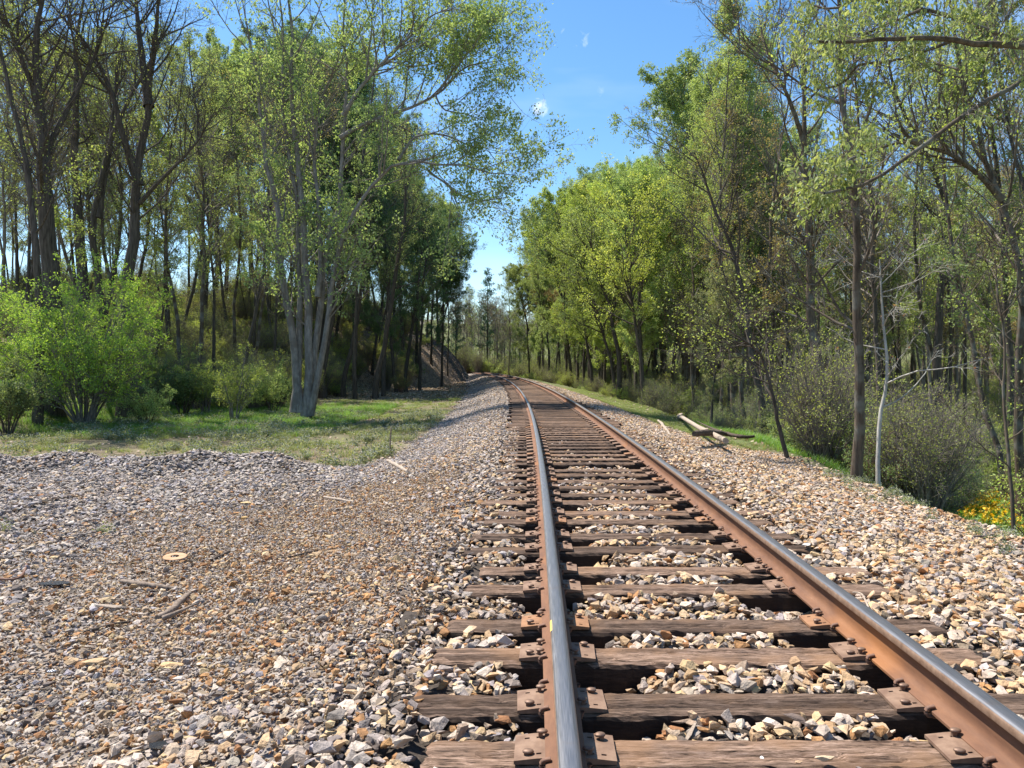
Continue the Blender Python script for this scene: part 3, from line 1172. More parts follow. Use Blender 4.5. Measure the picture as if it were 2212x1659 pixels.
def ballast_layer(y0, y1, sp, size, rg, zoff, pad_sel=None):
    x0, x1 = -.72 * y1 - 1, .70 * y1 + 1
    x0, x1 = max(x0, -16), min(x1, 9)
    x, y = jitter_grid(x0, x1, y0, y1, sp, rg)
    k = in_view(x, y)
    x, y = x[k], y[k]
    t = to_t(x, y)
    cov = in_gravel(x, y, t)
    keep = rg.random(len(x)) < cov
    keep &= ~((np.abs(t) < 1.32) & on_tie(x, y, size * .18) & ((y < 60) | (rg.random(len(x)) < .5)))
    keep &= ~((np.abs(t) < 1.25) & (y > 60) & (rg.random(len(x)) < .6))
    keep &= ~((np.abs(np.abs(t) - RAILT) < .085 + size * .1) & (y > NEAR))
    x, y, t = x[keep], y[keep], t[keep]
    z = H(x, y)
    yy = y - np.sin(thy(y)) * t
    cz = np.where(y < NEAR, crib_z(yy, t), -.085 + .01 * fbm(x, y, 1.3, 9))
    z = np.where(np.abs(t) < 1.5, cz, z)
    # a step where shoulder stones meet the bed
    n = len(x)
    fine = sm(.05, .5, org(x, y))
    s = size * rg.lognormal(0, .34, n) * (1 - .42 * fine)
    s = np.clip(s, size * .36, size * 1.45)
    bermz = np.exp(-((y - 13.6) / .8) ** 2) * (t < -4)
    s = s * (1 + .6 * bermz)
    z = z + zoff + s * .12 + rg.uniform(-.008, .012, n)
    w_t = np.clip(.55 + .5 * sm(-1.5, .2, t) + .3 * fbm(x, y, 3.2, 10) - .5 * sm(1.6, 4, -t) - .8 * bermz - .25 * sm(12, 30, y), 0, 1)
    w_o = np.clip(org(x, y) * .9, 0, 1) * (1 - bermz)
    tint = tints(w_t, w_o, rg)
    # pale dust on the near track stones
    rot = np.stack([rg.normal(0, .36, n), rg.normal(0, .36, n), rg.uniform(0, 6.28, n)], 1)
    scl = s[:, None] * rg.uniform(.85, 1.15, (n, 3))
    return np.stack([x, y, z], 1), rot, scl, tint


def org(x, y):
    """0..1 rusty orange fines on the left pad"""
    v = np.exp(-(((x + 2.6 + .25 * (y - 7)) / 1.5) ** 2 + ((y - 6.3) / 2.6) ** 2)) * 1.5
    v = v + .8 * np.exp(-(((x + 2.0) / .9) ** 2 + ((y - 9.5) / 2.2) ** 2))
    return np.clip(v + .35 * fbm(x, y, 1.7, 11) * (v > .08), 0, 1)


rg = np.random.default_rng(5)
parts = [ballast_layer(2.2, 7.2, .045, .064, rg, -.006), ballast_layer(2.2, 7.2, .064, .070, rg, .010),
         ballast_layer(7.2, 17, .046, .058, rg, 0), ballast_layer(7.2, 12, .08, .070, rg, .012),
         ballast_layer(17, 36, .058, .066, rg, 0), ballast_layer(36, 70, .09, .10, rg, 0), ballast_layer(70, 125, .17, .18, rg, -.02)]
P = [np.concatenate([p[k] for p in parts]) for k in range(4)]
print('ballast stones', len(P[0]))
scatter('ballast_gravel', *P, stones, 'loose grey, tan and rusty crushed stone ballast around the track and on the left pad', 'gravel')
# grit between the stones
x, y = jitter_grid(-9, 6, 2.2, 11, .038, rg)
k = in_view(x, y)
x, y = x[k], y[k]
t = to_t(x, y)
kk = (rg.random(len(x)) < in_gravel(x, y, t) * np.clip(.6 + 1.2 * org(x, y), 0, 1)) & (np.abs(t) > 1.4)
x, y = x[kk], y[kk]
n = len(x)
s = rg.uniform(.012, .03, n)
scatter('fine_grit', np.stack([x, y, H(x, y) + .012 + rg.uniform(0, .012, n)], 1), rg.uniform(-3, 3, (n, 3)), np.repeat(s[:, None], 3, 1),
        tints(np.full(n, .6), np.clip(org(x, y) + .3, 0, 1), rg), stones[:6], 'fine rusty grit and chips between the larger stones', 'grit')

# ------------------------------------------------------------------ tree kinds
def lens_prof(lo=.35):
    return lambda u: lo + (1 - lo) * np.sin(np.clip(u, 0, 1) * math.pi) ** .8


def generic(name, seed, Hh, r, cb, spreadL, bark, leafm, leafsize, leafn, lean=.04, up=.10, dens=1.0, forks=0, droop=.2, twig=None, low=0, n1=28, ang=(.6, 1.1), clump=None):
    rg = np.random.default_rng(seed)
    top = np.array([rg.normal(0, lean * Hh), rg.normal(0, lean * Hh), Hh])
    mid = top * .5 + np.array([rg.normal(0, lean * Hh * .6), rg.normal(0, lean * Hh * .6), 0])
    stems = [(np.array([(0, 0, -.4), mid, top]), r, .02)]
    for k in range(forks):
        fz = rg.uniform(.3, .55) * Hh
        b0 = np.array([mid[0] * fz / (Hh * .5), mid[1] * fz / (Hh * .5), fz])
        a = rg.uniform(0, 6.28)
        off = np.array([math.cos(a), math.sin(a), 0]) * rg.uniform(.12, .2) * Hh
        stems.append((np.array([b0, b0 + off * .5 + [0, 0, (Hh - fz) * .4], b0 + off + [0, 0, (Hh - fz) * .92]]), r * .6, .02))
    lv = [dict(n=n1 * dens, u0=cb, u1=.98, ang=ang, L=(spreadL * .55, spreadL), prof=lambda u: .25 + .75 * np.sin(np.clip((u - cb) / (1 - cb), 0, 1) * math.pi * .82 + .35), up=up, npts=7, sides=5, wander=.11, thick=.014, limb=False),
          dict(n=7, u0=.2, ang=(.45, 1.0), rel=(.30, .55), up=up * .7, npts=5, sides=3, wander=.15, thick=.012),
          dict(n=6, u0=.2, ang=(.4, 1.0), rel=(.35, .6), up=.04, npts=4, sides=3, wander=.18, thick=.010, rmin=.0045, leaf=leafn * .6),
          dict(n=3.2, u0=.2, ang=(.4, 1.0), rel=(.5, .8), up=.02, npts=3, sides=3, wander=.15, thick=.010, rmin=.0035, leaf=leafn)]
    return tree_meshes(name, stems, lv, seed, bark, leafm, dict(size=leafsize, droop=droop, spread=.05, clump=clump), sides=8, twig=twig)


K = {}
TG = M['twig_grey']
K['bare_a'] = generic('bare_a', 1, 19, .12, .30, 4.0, M['bark_dark'], M['leaf_yellow'], .08, .2, twig=TG, dens=1.35, up=.14, clump=(.05, 5))
K['bare_b'] = generic('bare_b', 2, 17, .105, .28, 3.6, M['bark_dark'], M['leaf_rust'], .07, .2, twig=TG, forks=1, dens=1.25, up=.16, clump=(.04, 5))
K['thin_a'] = generic('thin_a', 3, 16, .085, .30, 2.4, M['bark_brown'], M['leaf_spring'], .10, .6, twig=TG, lean=.05, n1=30, clump=(.10, 5))
K['thin_b'] = generic('thin_b', 4, 14, .07, .22, 2.2, M['bark_brown'], M['leaf_lime'], .10, .7, twig=TG, lean=.07, n1=30, clump=(.10, 5))
K['thin_c'] = generic('thin_c', 14, 18, .11, .34, 2.8, M['bark_brown'], M['leaf_spring'], .10, .45, twig=TG, lean=.03, n1=32, clump=(.08, 5))
K['leafy_a'] = generic('leafy_a', 5, 18, .16, .22, 4.4, M['bark_dark'], M['leaf_spring'], .115, 2.8, twig=TG, dens=1.3, clump=(.3, 5))
K['leafy_b'] = generic('leafy_b', 6, 16, .15, .18, 4.4, M['bark_dark'], M['leaf_lime'], .115, 3.2, forks=1, twig=TG, dens=1.2, clump=(.3, 5))
K['leafy_c'] = generic('leafy_c', 7, 19, .18, .25, 4.8, M['bark_dark'], M['leaf_green'], .115, 2.8, forks=2, twig=TG, clump=(.3, 5))
K['tulip'] = generic('tulip', 8, 20.5, .20, .24, 4.8, M['bark_brown'], M['leaf_spring'], .10, 3.4, up=.28, ang=(.45, .8), n1=72, twig=TG, lean=.015, clump=(.2, 5))
K['fork_a'] = generic('fork_a', 9, 18, .13, .28, 3.8, M['bark_dark'], M['leaf_yellow'], .09, .5, forks=2, twig=TG, lean=.07, clump=(.08, 5))
K['under_a'] = generic('under_a', 10, 8.5, .06, .10, 2.6, M['bark_brown'], M['leaf_spring'], .08, .7, twig=TG, n1=26, lean=.06, ang=(.7, 1.3), up=.05, clump=(.15, 5))
K['under_b'] = generic('under_b', 15, 6.5, .045, .08, 2.2, M['bark_grey'], M['leaf_lime'], .08, .8, twig=TG, n1=26, lean=.08, ang=(.7, 1.3), up=.05, clump=(.15, 5))
K['sapl_a'] = generic('sapl_a', 11, 7, .035, .2, 1.7, M['bark_grey'], M['leaf_lime'], .07, .7, twig=TG, n1=18, lean=.06)
K['sapl_b'] = generic('sapl_b', 12, 8.5, .04, .3, 2.0, M['bark_brown'], M['leaf_red'], .05, .5, twig=M['twig_rust'], n1=18, lean=.08)
print({k: (len(a.polygons), len(b.polygons)) for k, (a, b) in K.items()})


def shrub(name, seed, hgt, rad_, stems_n, bark, leafm, size, leafn, dens=1.0, up=.08, leaves2=1.0):
    rg = np.random.default_rng(seed)
    stems = []
    for k in range(stems_n):
        a = rg.uniform(0, 6.28)
        rr = rad_ * math.sqrt(rg.uniform(.02, .75))
        hh = hgt * rg.uniform(.55, .95) * (1 - .35 * (rr / rad_) ** 2)
        b = np.array([math.cos(a), math.sin(a), 0])
        stems.append((np.array([b * .12 * rg.random() + [0, 0, -.15], b * rr * .4 + [0, 0, hh * .42], b * rr + [0, 0, hh]]), .012 + .006 * hgt * rg.uniform(.5, 1), .004))
    lv = [dict(n=9 * dens, u0=.22, ang=(.35, 1.0), rel=(.25, .5), up=up, npts=5, sides=3, thick=.012, rmin=.003, leaf=leafn * .5),
          dict(n=7, u0=.15, ang=(.4, 1.1), rel=(.35, .7), up=up * .6, npts=4, sides=3, thick=.010, rmin=.0025, leaf=leafn * leaves2),
          dict(n=4, u0=.2, ang=(.4, 1.1), rel=(.5, .8), up=.02, npts=3, sides=3, thick=.010, rmin=.002, leaf=leafn)]
    return tree_meshes(name, stems, lv, seed, bark, leafm, dict(size=size, droop=-.2, spread=.03), sides=5, twig=bark)


S = {}
S['big_yellow'] = shrub('big_yellow', 21, 5.6, 2.9, 26, M['bark_grey'], M['leaf_bush'], .07, 3.4, 1.6)
S['green_a'] = shrub('green_a', 22, 2.6, 1.5, 12, M['bark_brown'], M['leaf_green'], .075, 3.0)
S['lime_a'] = shrub('lime_a', 23, 2.8, 1.3, 9, M['bark_grey'], M['leaf_lime'], .055, 2.2)
S['brush_a'] = shrub('brush_a', 24, 2.5, 1.4, 18, M['twig_grey'], M['leaf_lime'], .05, .9)
S['brush_b'] = shrub('brush_b', 25, 2.2, 1.3, 20, M['twig_rust'], M['leaf_lime'], .05, .8)
S['thicket'] = shrub('thicket', 27, 3.2, 1.5, 44, M['twig_grey'], M['leaf_lime'], .045, .45, .8, up=.14)
S['green_b'] = shrub('green_b', 26, 1.8, 1.2, 12, M['bark_brown'], M['leaf_spring'], .055, 2.2)
print({k: (len(a.polygons), len(b.polygons)) for k, (a, b) in S.items()})
exec_custom = True


def ground_at(x, y):
    return float(H(x, y))


def px_tree(kind, pixels, d, w_px, label, lv, bark, leafm, leaf, seed, extra=(), base_drop=True, group=None, cat='tree', twig=None, tip_r=.02, yjit=1.0, sides=9):
    """a tree whose main stem follows the given outline points at distance d; extra: further (pixels, width, dy) limbs"""
    rg = np.random.default_rng(seed)
    base = at(*pixels[0], d)
    gz_ = ground_at(base.x, base.y)
    org_ = Vector((base.x, base.y, gz_))

    def conv(pix, dd0, dd1):
        n_ = len(pix)
        return [np.array(at(p[0], p[1], d + dd0 + (dd1 - dd0) * k / max(1, n_ - 1)) - org_) for k, p in enumerate(pix)]
    pts = conv(pixels, 0, rg.uniform(-.6, .6) * yjit)
    if base_drop and pts[0][2] > .3:
        pts = [np.array([0, 0, -.4])] + pts[0:]
    else:
        pts[0][2] = -.3
    stems = [(np.array(pts), w_px * d / FPX / 2, tip_r)]
    for pix, w_, dd in extra:
        stems.append((np.array(conv(pix, 0, dd)), w_ * d / FPX / 2, .012))
    ms = tree_meshes(kind, stems, lv, seed, bark, leafm, leaf, sides=sides, twig=twig)
    return place_tree(kind, ms, org_, label, cat, group)


def LV(L=3.5, n=20, cb=.35, up=.1, leafn=.6, ang=(.5, 1.1), n2=7, n3=6, n4=3, thick=.014, wander=.12):
    return [dict(n=n, u0=cb, u1=.99, ang=ang, L=(L * .4, L), up=up, npts=7, sides=5, wander=wander, thick=thick),
            dict(n=n2, u0=.15, ang=(.45, 1.0), rel=(.30, .55), up=up * .7, npts=5, sides=3, wander=.15, thick=.012),
            dict(n=n3, u0=.15, ang=(.4, 1.0), rel=(.35, .6), up=.04, npts=4, sides=3, wander=.18, thick=.010, rmin=.004, leaf=leafn * .6),
            dict(n=n4, u0=.2, ang=(.4, 1.0), rel=(.5, .8), up=.02, npts=3, sides=3, wander=.15, thick=.010, rmin=.003, leaf=leafn)]


# the multi-stemmed maple at the left, with long boughs reaching over the track
px_tree('maple_tree', [(660, 893), (668, 760), (664, 640), (655, 500), (640, 330), (630, 150), (628, -60)], 30, 21,
        'tall grey maple of several stems from one torn base, boughs reaching over the track',
        LV(4.0, 17, .22, .12, .35, n2=7, n3=4.5, thick=.012), M['bark_maple'], M['leaf_spring'], dict(size=.13, droop=.8, spread=.07, clump=(.22, 7)), 51,
        extra=[([(648, 893), (632, 740), (615, 620), (600, 470), (570, 320), (555, 170), (520, -20)], 19, -.8),
               ([(640, 893), (640, 760), (640, 600), (632, 440), (600, 250), (600, 60), (590, -80)], 16, .9),
               ([(662, 893), (678, 760), (692, 640), (706, 520), (728, 400), (742, 240), (738, 60), (745, -60)], 17, .6),
               ([(668, 893), (690, 750), (716, 620), (745, 500), (800, 400), (872, 345), (925, 367), (965, 352), (1050, 372), (1112, 378)], 14, -1.5),
               ([(735, 300), (790, 272), (870, 240), (946, 200), (998, 150), (1040, 138), (1092, 130)], 9, 1.0),
               ([(742, 250), (780, 190), (850, 110), (905, 60), (938, 30), (985, 20)], 9, -1.2),
               ([(690, 640), (700, 480), (690, 330), (705, 200), (790, 60), (850, -60)], 11, 1.6),
               ([(946, 202), (985, 140), (998, 105), (1020, 55), (1038, 10)], 5, 0.4),
               ([(860, 345), (900, 295), (960, 290), (1020, 315), (1080, 320)], 6, .8),
               ([(925, 367), (960, 395), (1000, 425), (1050, 432), (1100, 425)], 5, -.8),
               ([(940, 205), (960, 240), (1010, 250), (1050, 262)], 4, -.5)], tip_r=.03)

lvd = LV(3.8, 24, .42, .08, .2, n3=7)
px_tree('forked_tree', [(272, 640), (287, 520), (298, 400), (312, 300), (330, 170), (345, 30), (352, -80)], 31, 32,
        'dark tree behind the yellow-green bush, its trunk splitting into a wide fork', lvd, M['bark_dark'], M['leaf_yellow'], dict(size=.08, droop=.3, spread=.05), 52,
        extra=[([(298, 400), (280, 340), (262, 290), (240, 215), (200, 120), (150, 50), (100, 0)], 16, -1.5), ([(322, 230), (312, 120), (296, 0), (290, -80)], 18, 1), ([(300, 440), (360, 380), (420, 320), (470, 230)], 9, -1)])
px_tree('dark_tree', [(112, 700), (104, 520), (94, 400), (88, 280), (84, 150), (92, -20), (100, -80)], 28, 48,
        'thickest dark trunk at far left rising behind the yellow-green bush', LV(4.2, 30, .42, .08, .2, n3=7), M['bark_dark'], M['leaf_yellow'], dict(size=.08, droop=.3, spread=.05), 53,
        extra=[([(90, 240), (60, 160), (20, 60), (-30, -30)], 14, -1), ([(98, 320), (160, 200), (210, 100), (230, -20)], 14, 1)])
px_tree('dark_tree', [(82, 640), (72, 470), (50, 360), (22, 230), (0, 100), (-20, -40)], 26, 20,
        'slimmer dark trunk leaning left beside the thickest far left trunk', LV(3, 18, .42, .08, .25), M['bark_dark'], M['leaf_lime'], dict(size=.07, droop=.3, spread=.05), 54)
px_tree('dark_tree', [(176, 640), (172, 450), (176, 280), (170, 120), (182, -60)], 36, 28,
        'straight greyish trunk just right of the thickest far left trunk', LV(3.8, 18, .4, .1, .25), M['bark_dark'], M['leaf_yellow'], dict(size=.08, spread=.05), 55)
px_tree('leaning_tree', [(214, 620), (204, 490), (222, 360), (258, 240), (318, 125), (370, 20)], 34, 20,
        'dark trunk leaning right between the straight greyish trunk and the forked tree', LV(3.4, 16, .4, .1, .2), M['bark_dark'], M['leaf_yellow'], dict(size=.08, spread=.05), 56,
        extra=[([(212, 470), (240, 330), (250, 220), (252, 100)], 12, 1)])
for k, (pix, d, w, lab, lf, kd) in enumerate([
        ([(700, 838), (716, 706), (742, 583), (757, 518), (778, 413), (800, 250), (815, 120)], 50, 16, 'brown trunk leaning right just right of the pale maple', 'leaf_spring', 'leaning_tree'),
        ([(745, 838), (763, 706), (784, 559), (795, 442), (800, 330)], 52, 11, 'thin dark trunk leaning right, second beyond the pale maple', 'leaf_spring', 'slender_tree'),
        ([(770, 836), (772, 677), (776, 520), (790, 380)], 50, 10, 'thin straight trunk standing upright between leaning ones beyond the maple', 'leaf_green', 'slender_tree'),
        ([(808, 838), (830, 706), (842, 647), (863, 501), (874, 354), (880, 250)], 50, 13, 'tall dark trunk leaning right beside the leaf-covered verge', 'leaf_spring', 'leaning_tree'),
        ([(828, 836), (836, 706), (850, 560), (905, 420)], 53, 9, 'slim dark trunk close behind the tall one by the verge', 'leaf_green', 'slender_tree'),
        ([(880, 800), (898, 677), (915, 560), (920, 450)], 64, 9, 'small dark trunk at the foot of the cut slope', 'leaf_green', 'slender_tree')]):
    px_tree(kd, pix, d, w, lab, LV(3.4, 22, .38, .08, 1.3), M['bark_dark'], M[lf], dict(size=.10, spread=.06), 60 + k)

# right side
px_tree('straight_tree', [(1850, 1075), (1857, 900), (1862, 700), (1856, 522), (1843, 373), (1838, 299), (1811, 187), (1816, 75), (1800, -80)], 11.5, 24,
        'dark straight trunk rising from the gravel edge beside the pale crooked sapling', LV(2.6, 16, .32, .1, .25, thick=.012), M['bark_brown'], M['leaf_lime'], dict(size=.05, spread=.03), 71)
px_tree('crooked_sapling', [(1905, 1080), (1897, 985), (1905, 910), (1918, 830), (1914, 740), (1905, 640), (1900, 560)], 11, 11,
        'pale crooked sapling with bare white branches at the right gravel edge', LV(2.0, 9, .40, .02, .15, ang=(.9, 1.5), thick=.011, n2=5, n3=4, n4=1.5), M['bark_pale'], M['leaf_red'], dict(size=.04, spread=.03), 72, tip_r=.008)
px_tree('dark_tree', [(1790, 915), (1772, 821), (1761, 691), (1756, 560), (1748, 411), (1740, 299), (1737, 187), (1737, 60)], 21, 28,
        'stout brown trunk standing in the brush left of the gravel-edge trunk', LV(3.4, 24, .35, .08, .3), M['bark_brown'], M['leaf_rust'], dict(size=.06, spread=.05), 73,
        extra=[([(1742, 330), (1715, 250), (1680, 170), (1650, 90)], 12, -1)])
px_tree('leaning_tree', [(1655, 960), (1646, 853), (1632, 799), (1622, 700), (1600, 560), (1545, 430), (1500, 330)], 23, 18,
        'dark trunk leaning left above the green bank by the fallen log', LV(3.2, 22, .35, .08, .4), M['bark_dark'], M['leaf_rust'], dict(size=.06, spread=.05), 74)
px_tree('leaning_tree', [(1711, 995), (1682, 918), (1675, 871), (1646, 770), (1610, 735), (1560, 705)], 14.5, 11,
        'thin dark leaning trunk bending over the foot of the green bank', LV(2, 16, .4, .05, .4), M['bark_dark'], M['leaf_lime'], dict(size=.05, spread=.04), 75, tip_r=.01)
px_tree('tall_tree', [(2215, 700), (2203, 560), (2162, 429), (2143, 373), (2117, 261), (2098, 209), (2069, 97), (2040, -60)], 16, 22,
        'dark curved trunk at the right frame edge arching left as it rises', LV(2.6, 20, .2, .08, .35), M['bark_brown'], M['leaf_lime'], dict(size=.07, spread=.05), 76,
        extra=[([(2162, 429), (2110, 375), (2050, 336), (1975, 308), (1938, 261), (1930, 190)], 13, -.8)])
px_tree('slender_sapling', [(2197, 1165), (2189, 1066), (2182, 943), (2175, 860), (2165, 700), (2150, 560)], 8.6, 10,
        'slender brown sapling with thin bare branches above the yellow flowers', LV(1.7, 14, .25, .06, .2, ang=(.7, 1.3), thick=.009), M['bark_brown'], M['leaf_lime'], dict(size=.035, spread=.03), 77, tip_r=.006)
px_tree('tall_tree', [(2033, 875), (2033, 763), (2035, 619), (2050, 480), (2031, 403), (1990, 300), (1931, 190), (1910, 60)], 27, 22,
        'upright dark trunk deep in the right wood beyond the pale sapling', LV(3.2, 22, .4, .1, .4), M['bark_dark'], M['leaf_lime'], dict(size=.08, spread=.05), 78)
for k, (pix, d, w, lab, lf, kd) in enumerate([
        ([(1337, 856), (1336, 779), (1326, 715), (1311, 647), (1290, 598), (1270, 500)], 46, 13, 'stout dark trunk of a close leaning pair at the bank edge', 'leaf_spring', 'leaning_tree'),
        ([(1328, 856), (1316, 780), (1298, 710), (1280, 640), (1250, 560)], 47, 8, 'thinner trunk leaning left out of the close pair at the bank edge', 'leaf_lime', 'leaning_tree'),
        ([(1282, 840), (1273, 779), (1261, 691), (1240, 600)], 58, 9, 'dark leaning trunk beyond the close pair on the right bank', 'leaf_green', 'leaning_tree'),
        ([(1393, 876), (1387, 794), (1375, 706), (1360, 600), (1350, 480)], 38, 10, 'dark trunk at the bank edge nearer than the close leaning pair', 'leaf_lime', 'slender_tree')]):
    px_tree(kd, pix, d, w, lab, LV(4, 24, .45, .08, 2.0), M['bark_dark'], M[lf], dict(size=.11, spread=.07), 80 + k)

# overhanging tree whose trunk stands just outside the frame at the right
d0 = 8.2
px_tree('overhanging_tree', [(2420, 1150), (2400, 800), (2370, 500), (2330, 200), (2300, -100), (2280, -400)], d0, 48,
        'nearest leafy tree whose long boughs reach in over the upper right corner',
        [dict(n=18, u0=.1, u1=1, ang=(.5, 1.15), L=(.2, .75), up=.05, npts=7, sides=4, wander=.16, thick=.010, u0_=0),
         dict(n=6, u0=.1, ang=(.5, 1.1), rel=(.3, .6), up=.02, npts=5, sides=3, wander=.2, thick=.010, rmin=.0022, leaf=1.0),
         dict(n=3.5, u0=.2, ang=(.5, 1.1), rel=(.4, .7), up=-.04, npts=4, sides=3, wander=.2, thick=.010, rmin=.0018, leaf=1.6)],
        M['bark_brown'], M['leaf_spring'], dict(size=.062, droop=1.6, spread=.02, aspect=.5, clump=(.22, 7)), 90,
        extra=[([(2335, 220), (2260, 110), (2120, 88), (2000, 82), (1900, 84), (1770, 90)], 17, -.8),
               ([(2360, 420), (2260, 180), (2180, 195), (2080, 250), (1960, 330), (1880, 390), (1810, 412), (1780, 418)], 13, -1.2),
               ([(2210, 92), (2100, 50), (1990, 20), (1860, 0), (1800, 20), (1760, 12)], 9, .8),
               ([(2060, 86), (1960, 125), (1860, 140), (1830, 175), (1790, 190), (1765, 190)], 7, .8),
               ([(2000, 300), (1900, 320), (1820, 360), (1790, 430), (1770, 460)], 6, -1.0),
               ([(1990, 20), (1900, 60), (1830, 95), (1770, 110), (1720, 100)], 6, 1.2)], twig=M['twig_grey'])

# named background trees, each of its own look
def spot(px, d):
    x_ = (px - VX) * d / FPX
    return (x_, d, ground_at(x_, d))


place_tree('tall_tree', K['tulip'], spot(1578, 37), 'tallest pale green tree with an upswept domed crown against the sky on the right', rz=1.2, s=1.0)
place_tree('tall_tree', K['tulip'], spot(1475, 47), 'pale green tree standing just left of the tallest domed crown', rz=3.2, s=.93)
place_tree('tall_tree', K['tulip'], spot(1650, 39), 'pale green upswept tree just right of the tallest domed crown', rz=5.0, s=.97)
place_tree('tall_tree', K['tulip'], spot(1515, 41), 'pale green upswept tree close between the two domed crowns', rz=2.1, s=.90)
place_tree('bare_tree', K['bare_b'], spot(1440, 60), 'leafless greyish tree whose bare limbs reach left over the lime crowns', rz=2.2, s=1.42)
place_tree('leafy_tree', K['leafy_b'], spot(1372, 50), 'bright lime tree above the dark leaning pair on the right', rz=.4, s=.92)
place_tree('leafy_tree', K['leafy_c'], spot(1300, 66), 'mid green rounded tree left of the bright lime tree', rz=2.4, s=.88, leafm=M['leaf_spring'])
place_tree('rusty_tree', K['leafy_a'], spot(1222, 82), 'rounded brownish-bronze tree left of the mid green rounded tree', rz=1.0, s=.92, leafm=M['leaf_rust'])
place_tree('leafy_tree', K['leafy_a'], spot(1262, 74), 'olive green tree between the bronze and mid green crowns', rz=4.0, s=.93, leafm=M['leaf_spring'])
place_tree('flowering_tree', K['leafy_b'], spot(1530, 27), 'small tree with creamy pale crown at the edge of the right wood', rz=4.6, s=.36, leafm=M['leaf_pale'])
place_tree('leafy_tree', K['leafy_c'], spot(955, 78), 'dark green tree on top of the cut slope at the left', rz=.5, s=.80, leafm=M['leaf_dark'])
place_tree('leafy_tree', K['leafy_a'], spot(905, 66), 'dense dark green tree left of the one above the cut', rz=2.5, s=.86, leafm=M['leaf_dark'])
place_tree('leafy_tree', K['leafy_b'], spot(860, 62), 'dull green crown directly behind the tall leaning trunk by the verge', rz=1.5, s=1.0, leafm=M['leaf_green'])
place_tree('bare_tree', K['bare_a'], spot(968, 92), 'bare grey tree at the left edge of the sky gap', rz=1.5, s=.80)
place_tree('bare_tree', K['bare_b'], spot(985, 112), 'smaller bare tree above the dark rock face of the cut', rz=.5, s=.62)
place_tree('bare_tree', K['bare_a'], spot(1100, 130), 'bare dark tree beyond the bend, in the middle of the gap', rz=.9, s=.9)
place_tree('bare_tree', K['bare_b'], spot(1070, 140), 'slim bare tree left of the dark one beyond the bend', rz=2.9, s=.85)


for px_, d_, s_, lf_, rz_, lab_ in ((945, 114, .82, 'leaf_dark', 1.1, 'dark green tree nearest the sky gap on the left, above the bare slope'),
                                  (930, 88, .95, 'leaf_dark', 2.1, 'dark tree between the cut slope and the tall leaning trunks'),
                                  (900, 80, 1.0, 'leaf_green', 3.3, 'tall dull green tree crowning the left wood before the cut'),
                                  (870, 76, 1.05, 'leaf_dark', 5.1, 'tall dark crown left of the dull green tree before the cut'),
                                  (905, 108, .85, 'leaf_green', 4.1, 'green crown tucked behind the dark tree above the bare slope')):
    place_tree('leafy_tree', K['leafy_c' if rz_ > 2.5 else 'leafy_a'], spot(px_, d_), lab_, rz=rz_, s=s_, leafm=M[lf_])
# pines far down the line
def pine(name, seed, Hh, w):
    rg = np.random.default_rng(seed)
    tg, cg = Geo(), Geo()
    P = resample([(0, 0, -.5), (0.1, 0, Hh * .5), (0, .1, Hh)], 12)[None]
    rad = (.2 * (1 - np.linspace(0, 1, 12)) ** .8 + .02)[None]
    V, F = tubes(P, rad, 7)
    tg.add(V, F, 0, smooth=True)
    idx, u, pos, D, pr = children(P, rad, None, np.array([110.]), .25, .99, (1.2, 1.6), rg)
    L = w * (1.05 - u) ** .7 * rg.uniform(.5, 1.1, len(u)) + .3
    P2 = grow(pos, D, L, 6, .08, .05, rg)
    V, F = tubes(P2, np.linspace(.03, .008, 6)[None] * np.ones((len(L), 1)), 4)
    cg.add(V, F, 0)
    idx2, u2, pos2, D2, pr2 = children(P2, np.ones((len(P2), 6)) * .01, None, L * 14, .2, 1, (.4, 1.0), rg)
    leaf_geo(cg, pos2, .55, rg, 1, droop=0, aspect=.22, spread=.08)
    return tg.mesh(name + '_trunk', [M['bark_dark']]), cg.mesh(name + '_crown', [M['bark_dark'], M['needle']])


pn = pine('pine_tree', 5, 22, 4.5)
place_tree('pine_tree', pn, spot(1052, 150), 'dark green pine standing highest in the gap beyond the bend', 'tree', s=.95)
place_tree('pine_tree', pn, spot(985, 118), 'dark pine poking out at the left edge above the rock cut', 'tree', s=.55, rz=2)

# ------------------------------------------------------------------ forest of individual trees
SIL_R = ([1090, 1110, 1180, 1260, 1330, 1430, 1480, 1570, 1640, 1700, 1760], [640, 575, 455, 400, 345, 230, 120, 60, 60, 20, -400])
SIL_L = ([820, 880, 930, 960, 1000, 1020], [-400, 330, 385, 430, 520, 640])


def tree_room(x, y, side, w=2.2):
    """how tall the wood stands at this spot (the canopy falls away towards the line)"""
    px = VX + (x - side * w) * FPX / y
    top = np.interp(px, *(SIL_R if side > 0 else SIL_L))
    return CAMZ + (VY - top) * y / FPX - ground_at(x, y)


KH = dict(bare_a=19, bare_b=17, thin_a=16, thin_b=14, thin_c=18, leafy_a=18, leafy_b=16, leafy_c=19, tulip=20.5, fork_a=18, under_a=8.5, under_b=6.5, sapl_a=7, sapl_b=8.5)
rg = np.random.default_rng(17)
taken = []


def far_enough(x, y, dmin):
    for a, b in taken:
        if (a - x) ** 2 + (b - y) ** 2 < dmin * dmin:
            return False
    taken.append((x, y))
    return True


RANKED = []
ORDN = ['', 'second', 'third', 'fourth', 'fifth', 'sixth', 'seventh', 'eighth', 'ninth', 'tenth', 'eleventh', 'twelfth', 'thirteenth', 'fourteenth', 'fifteenth']


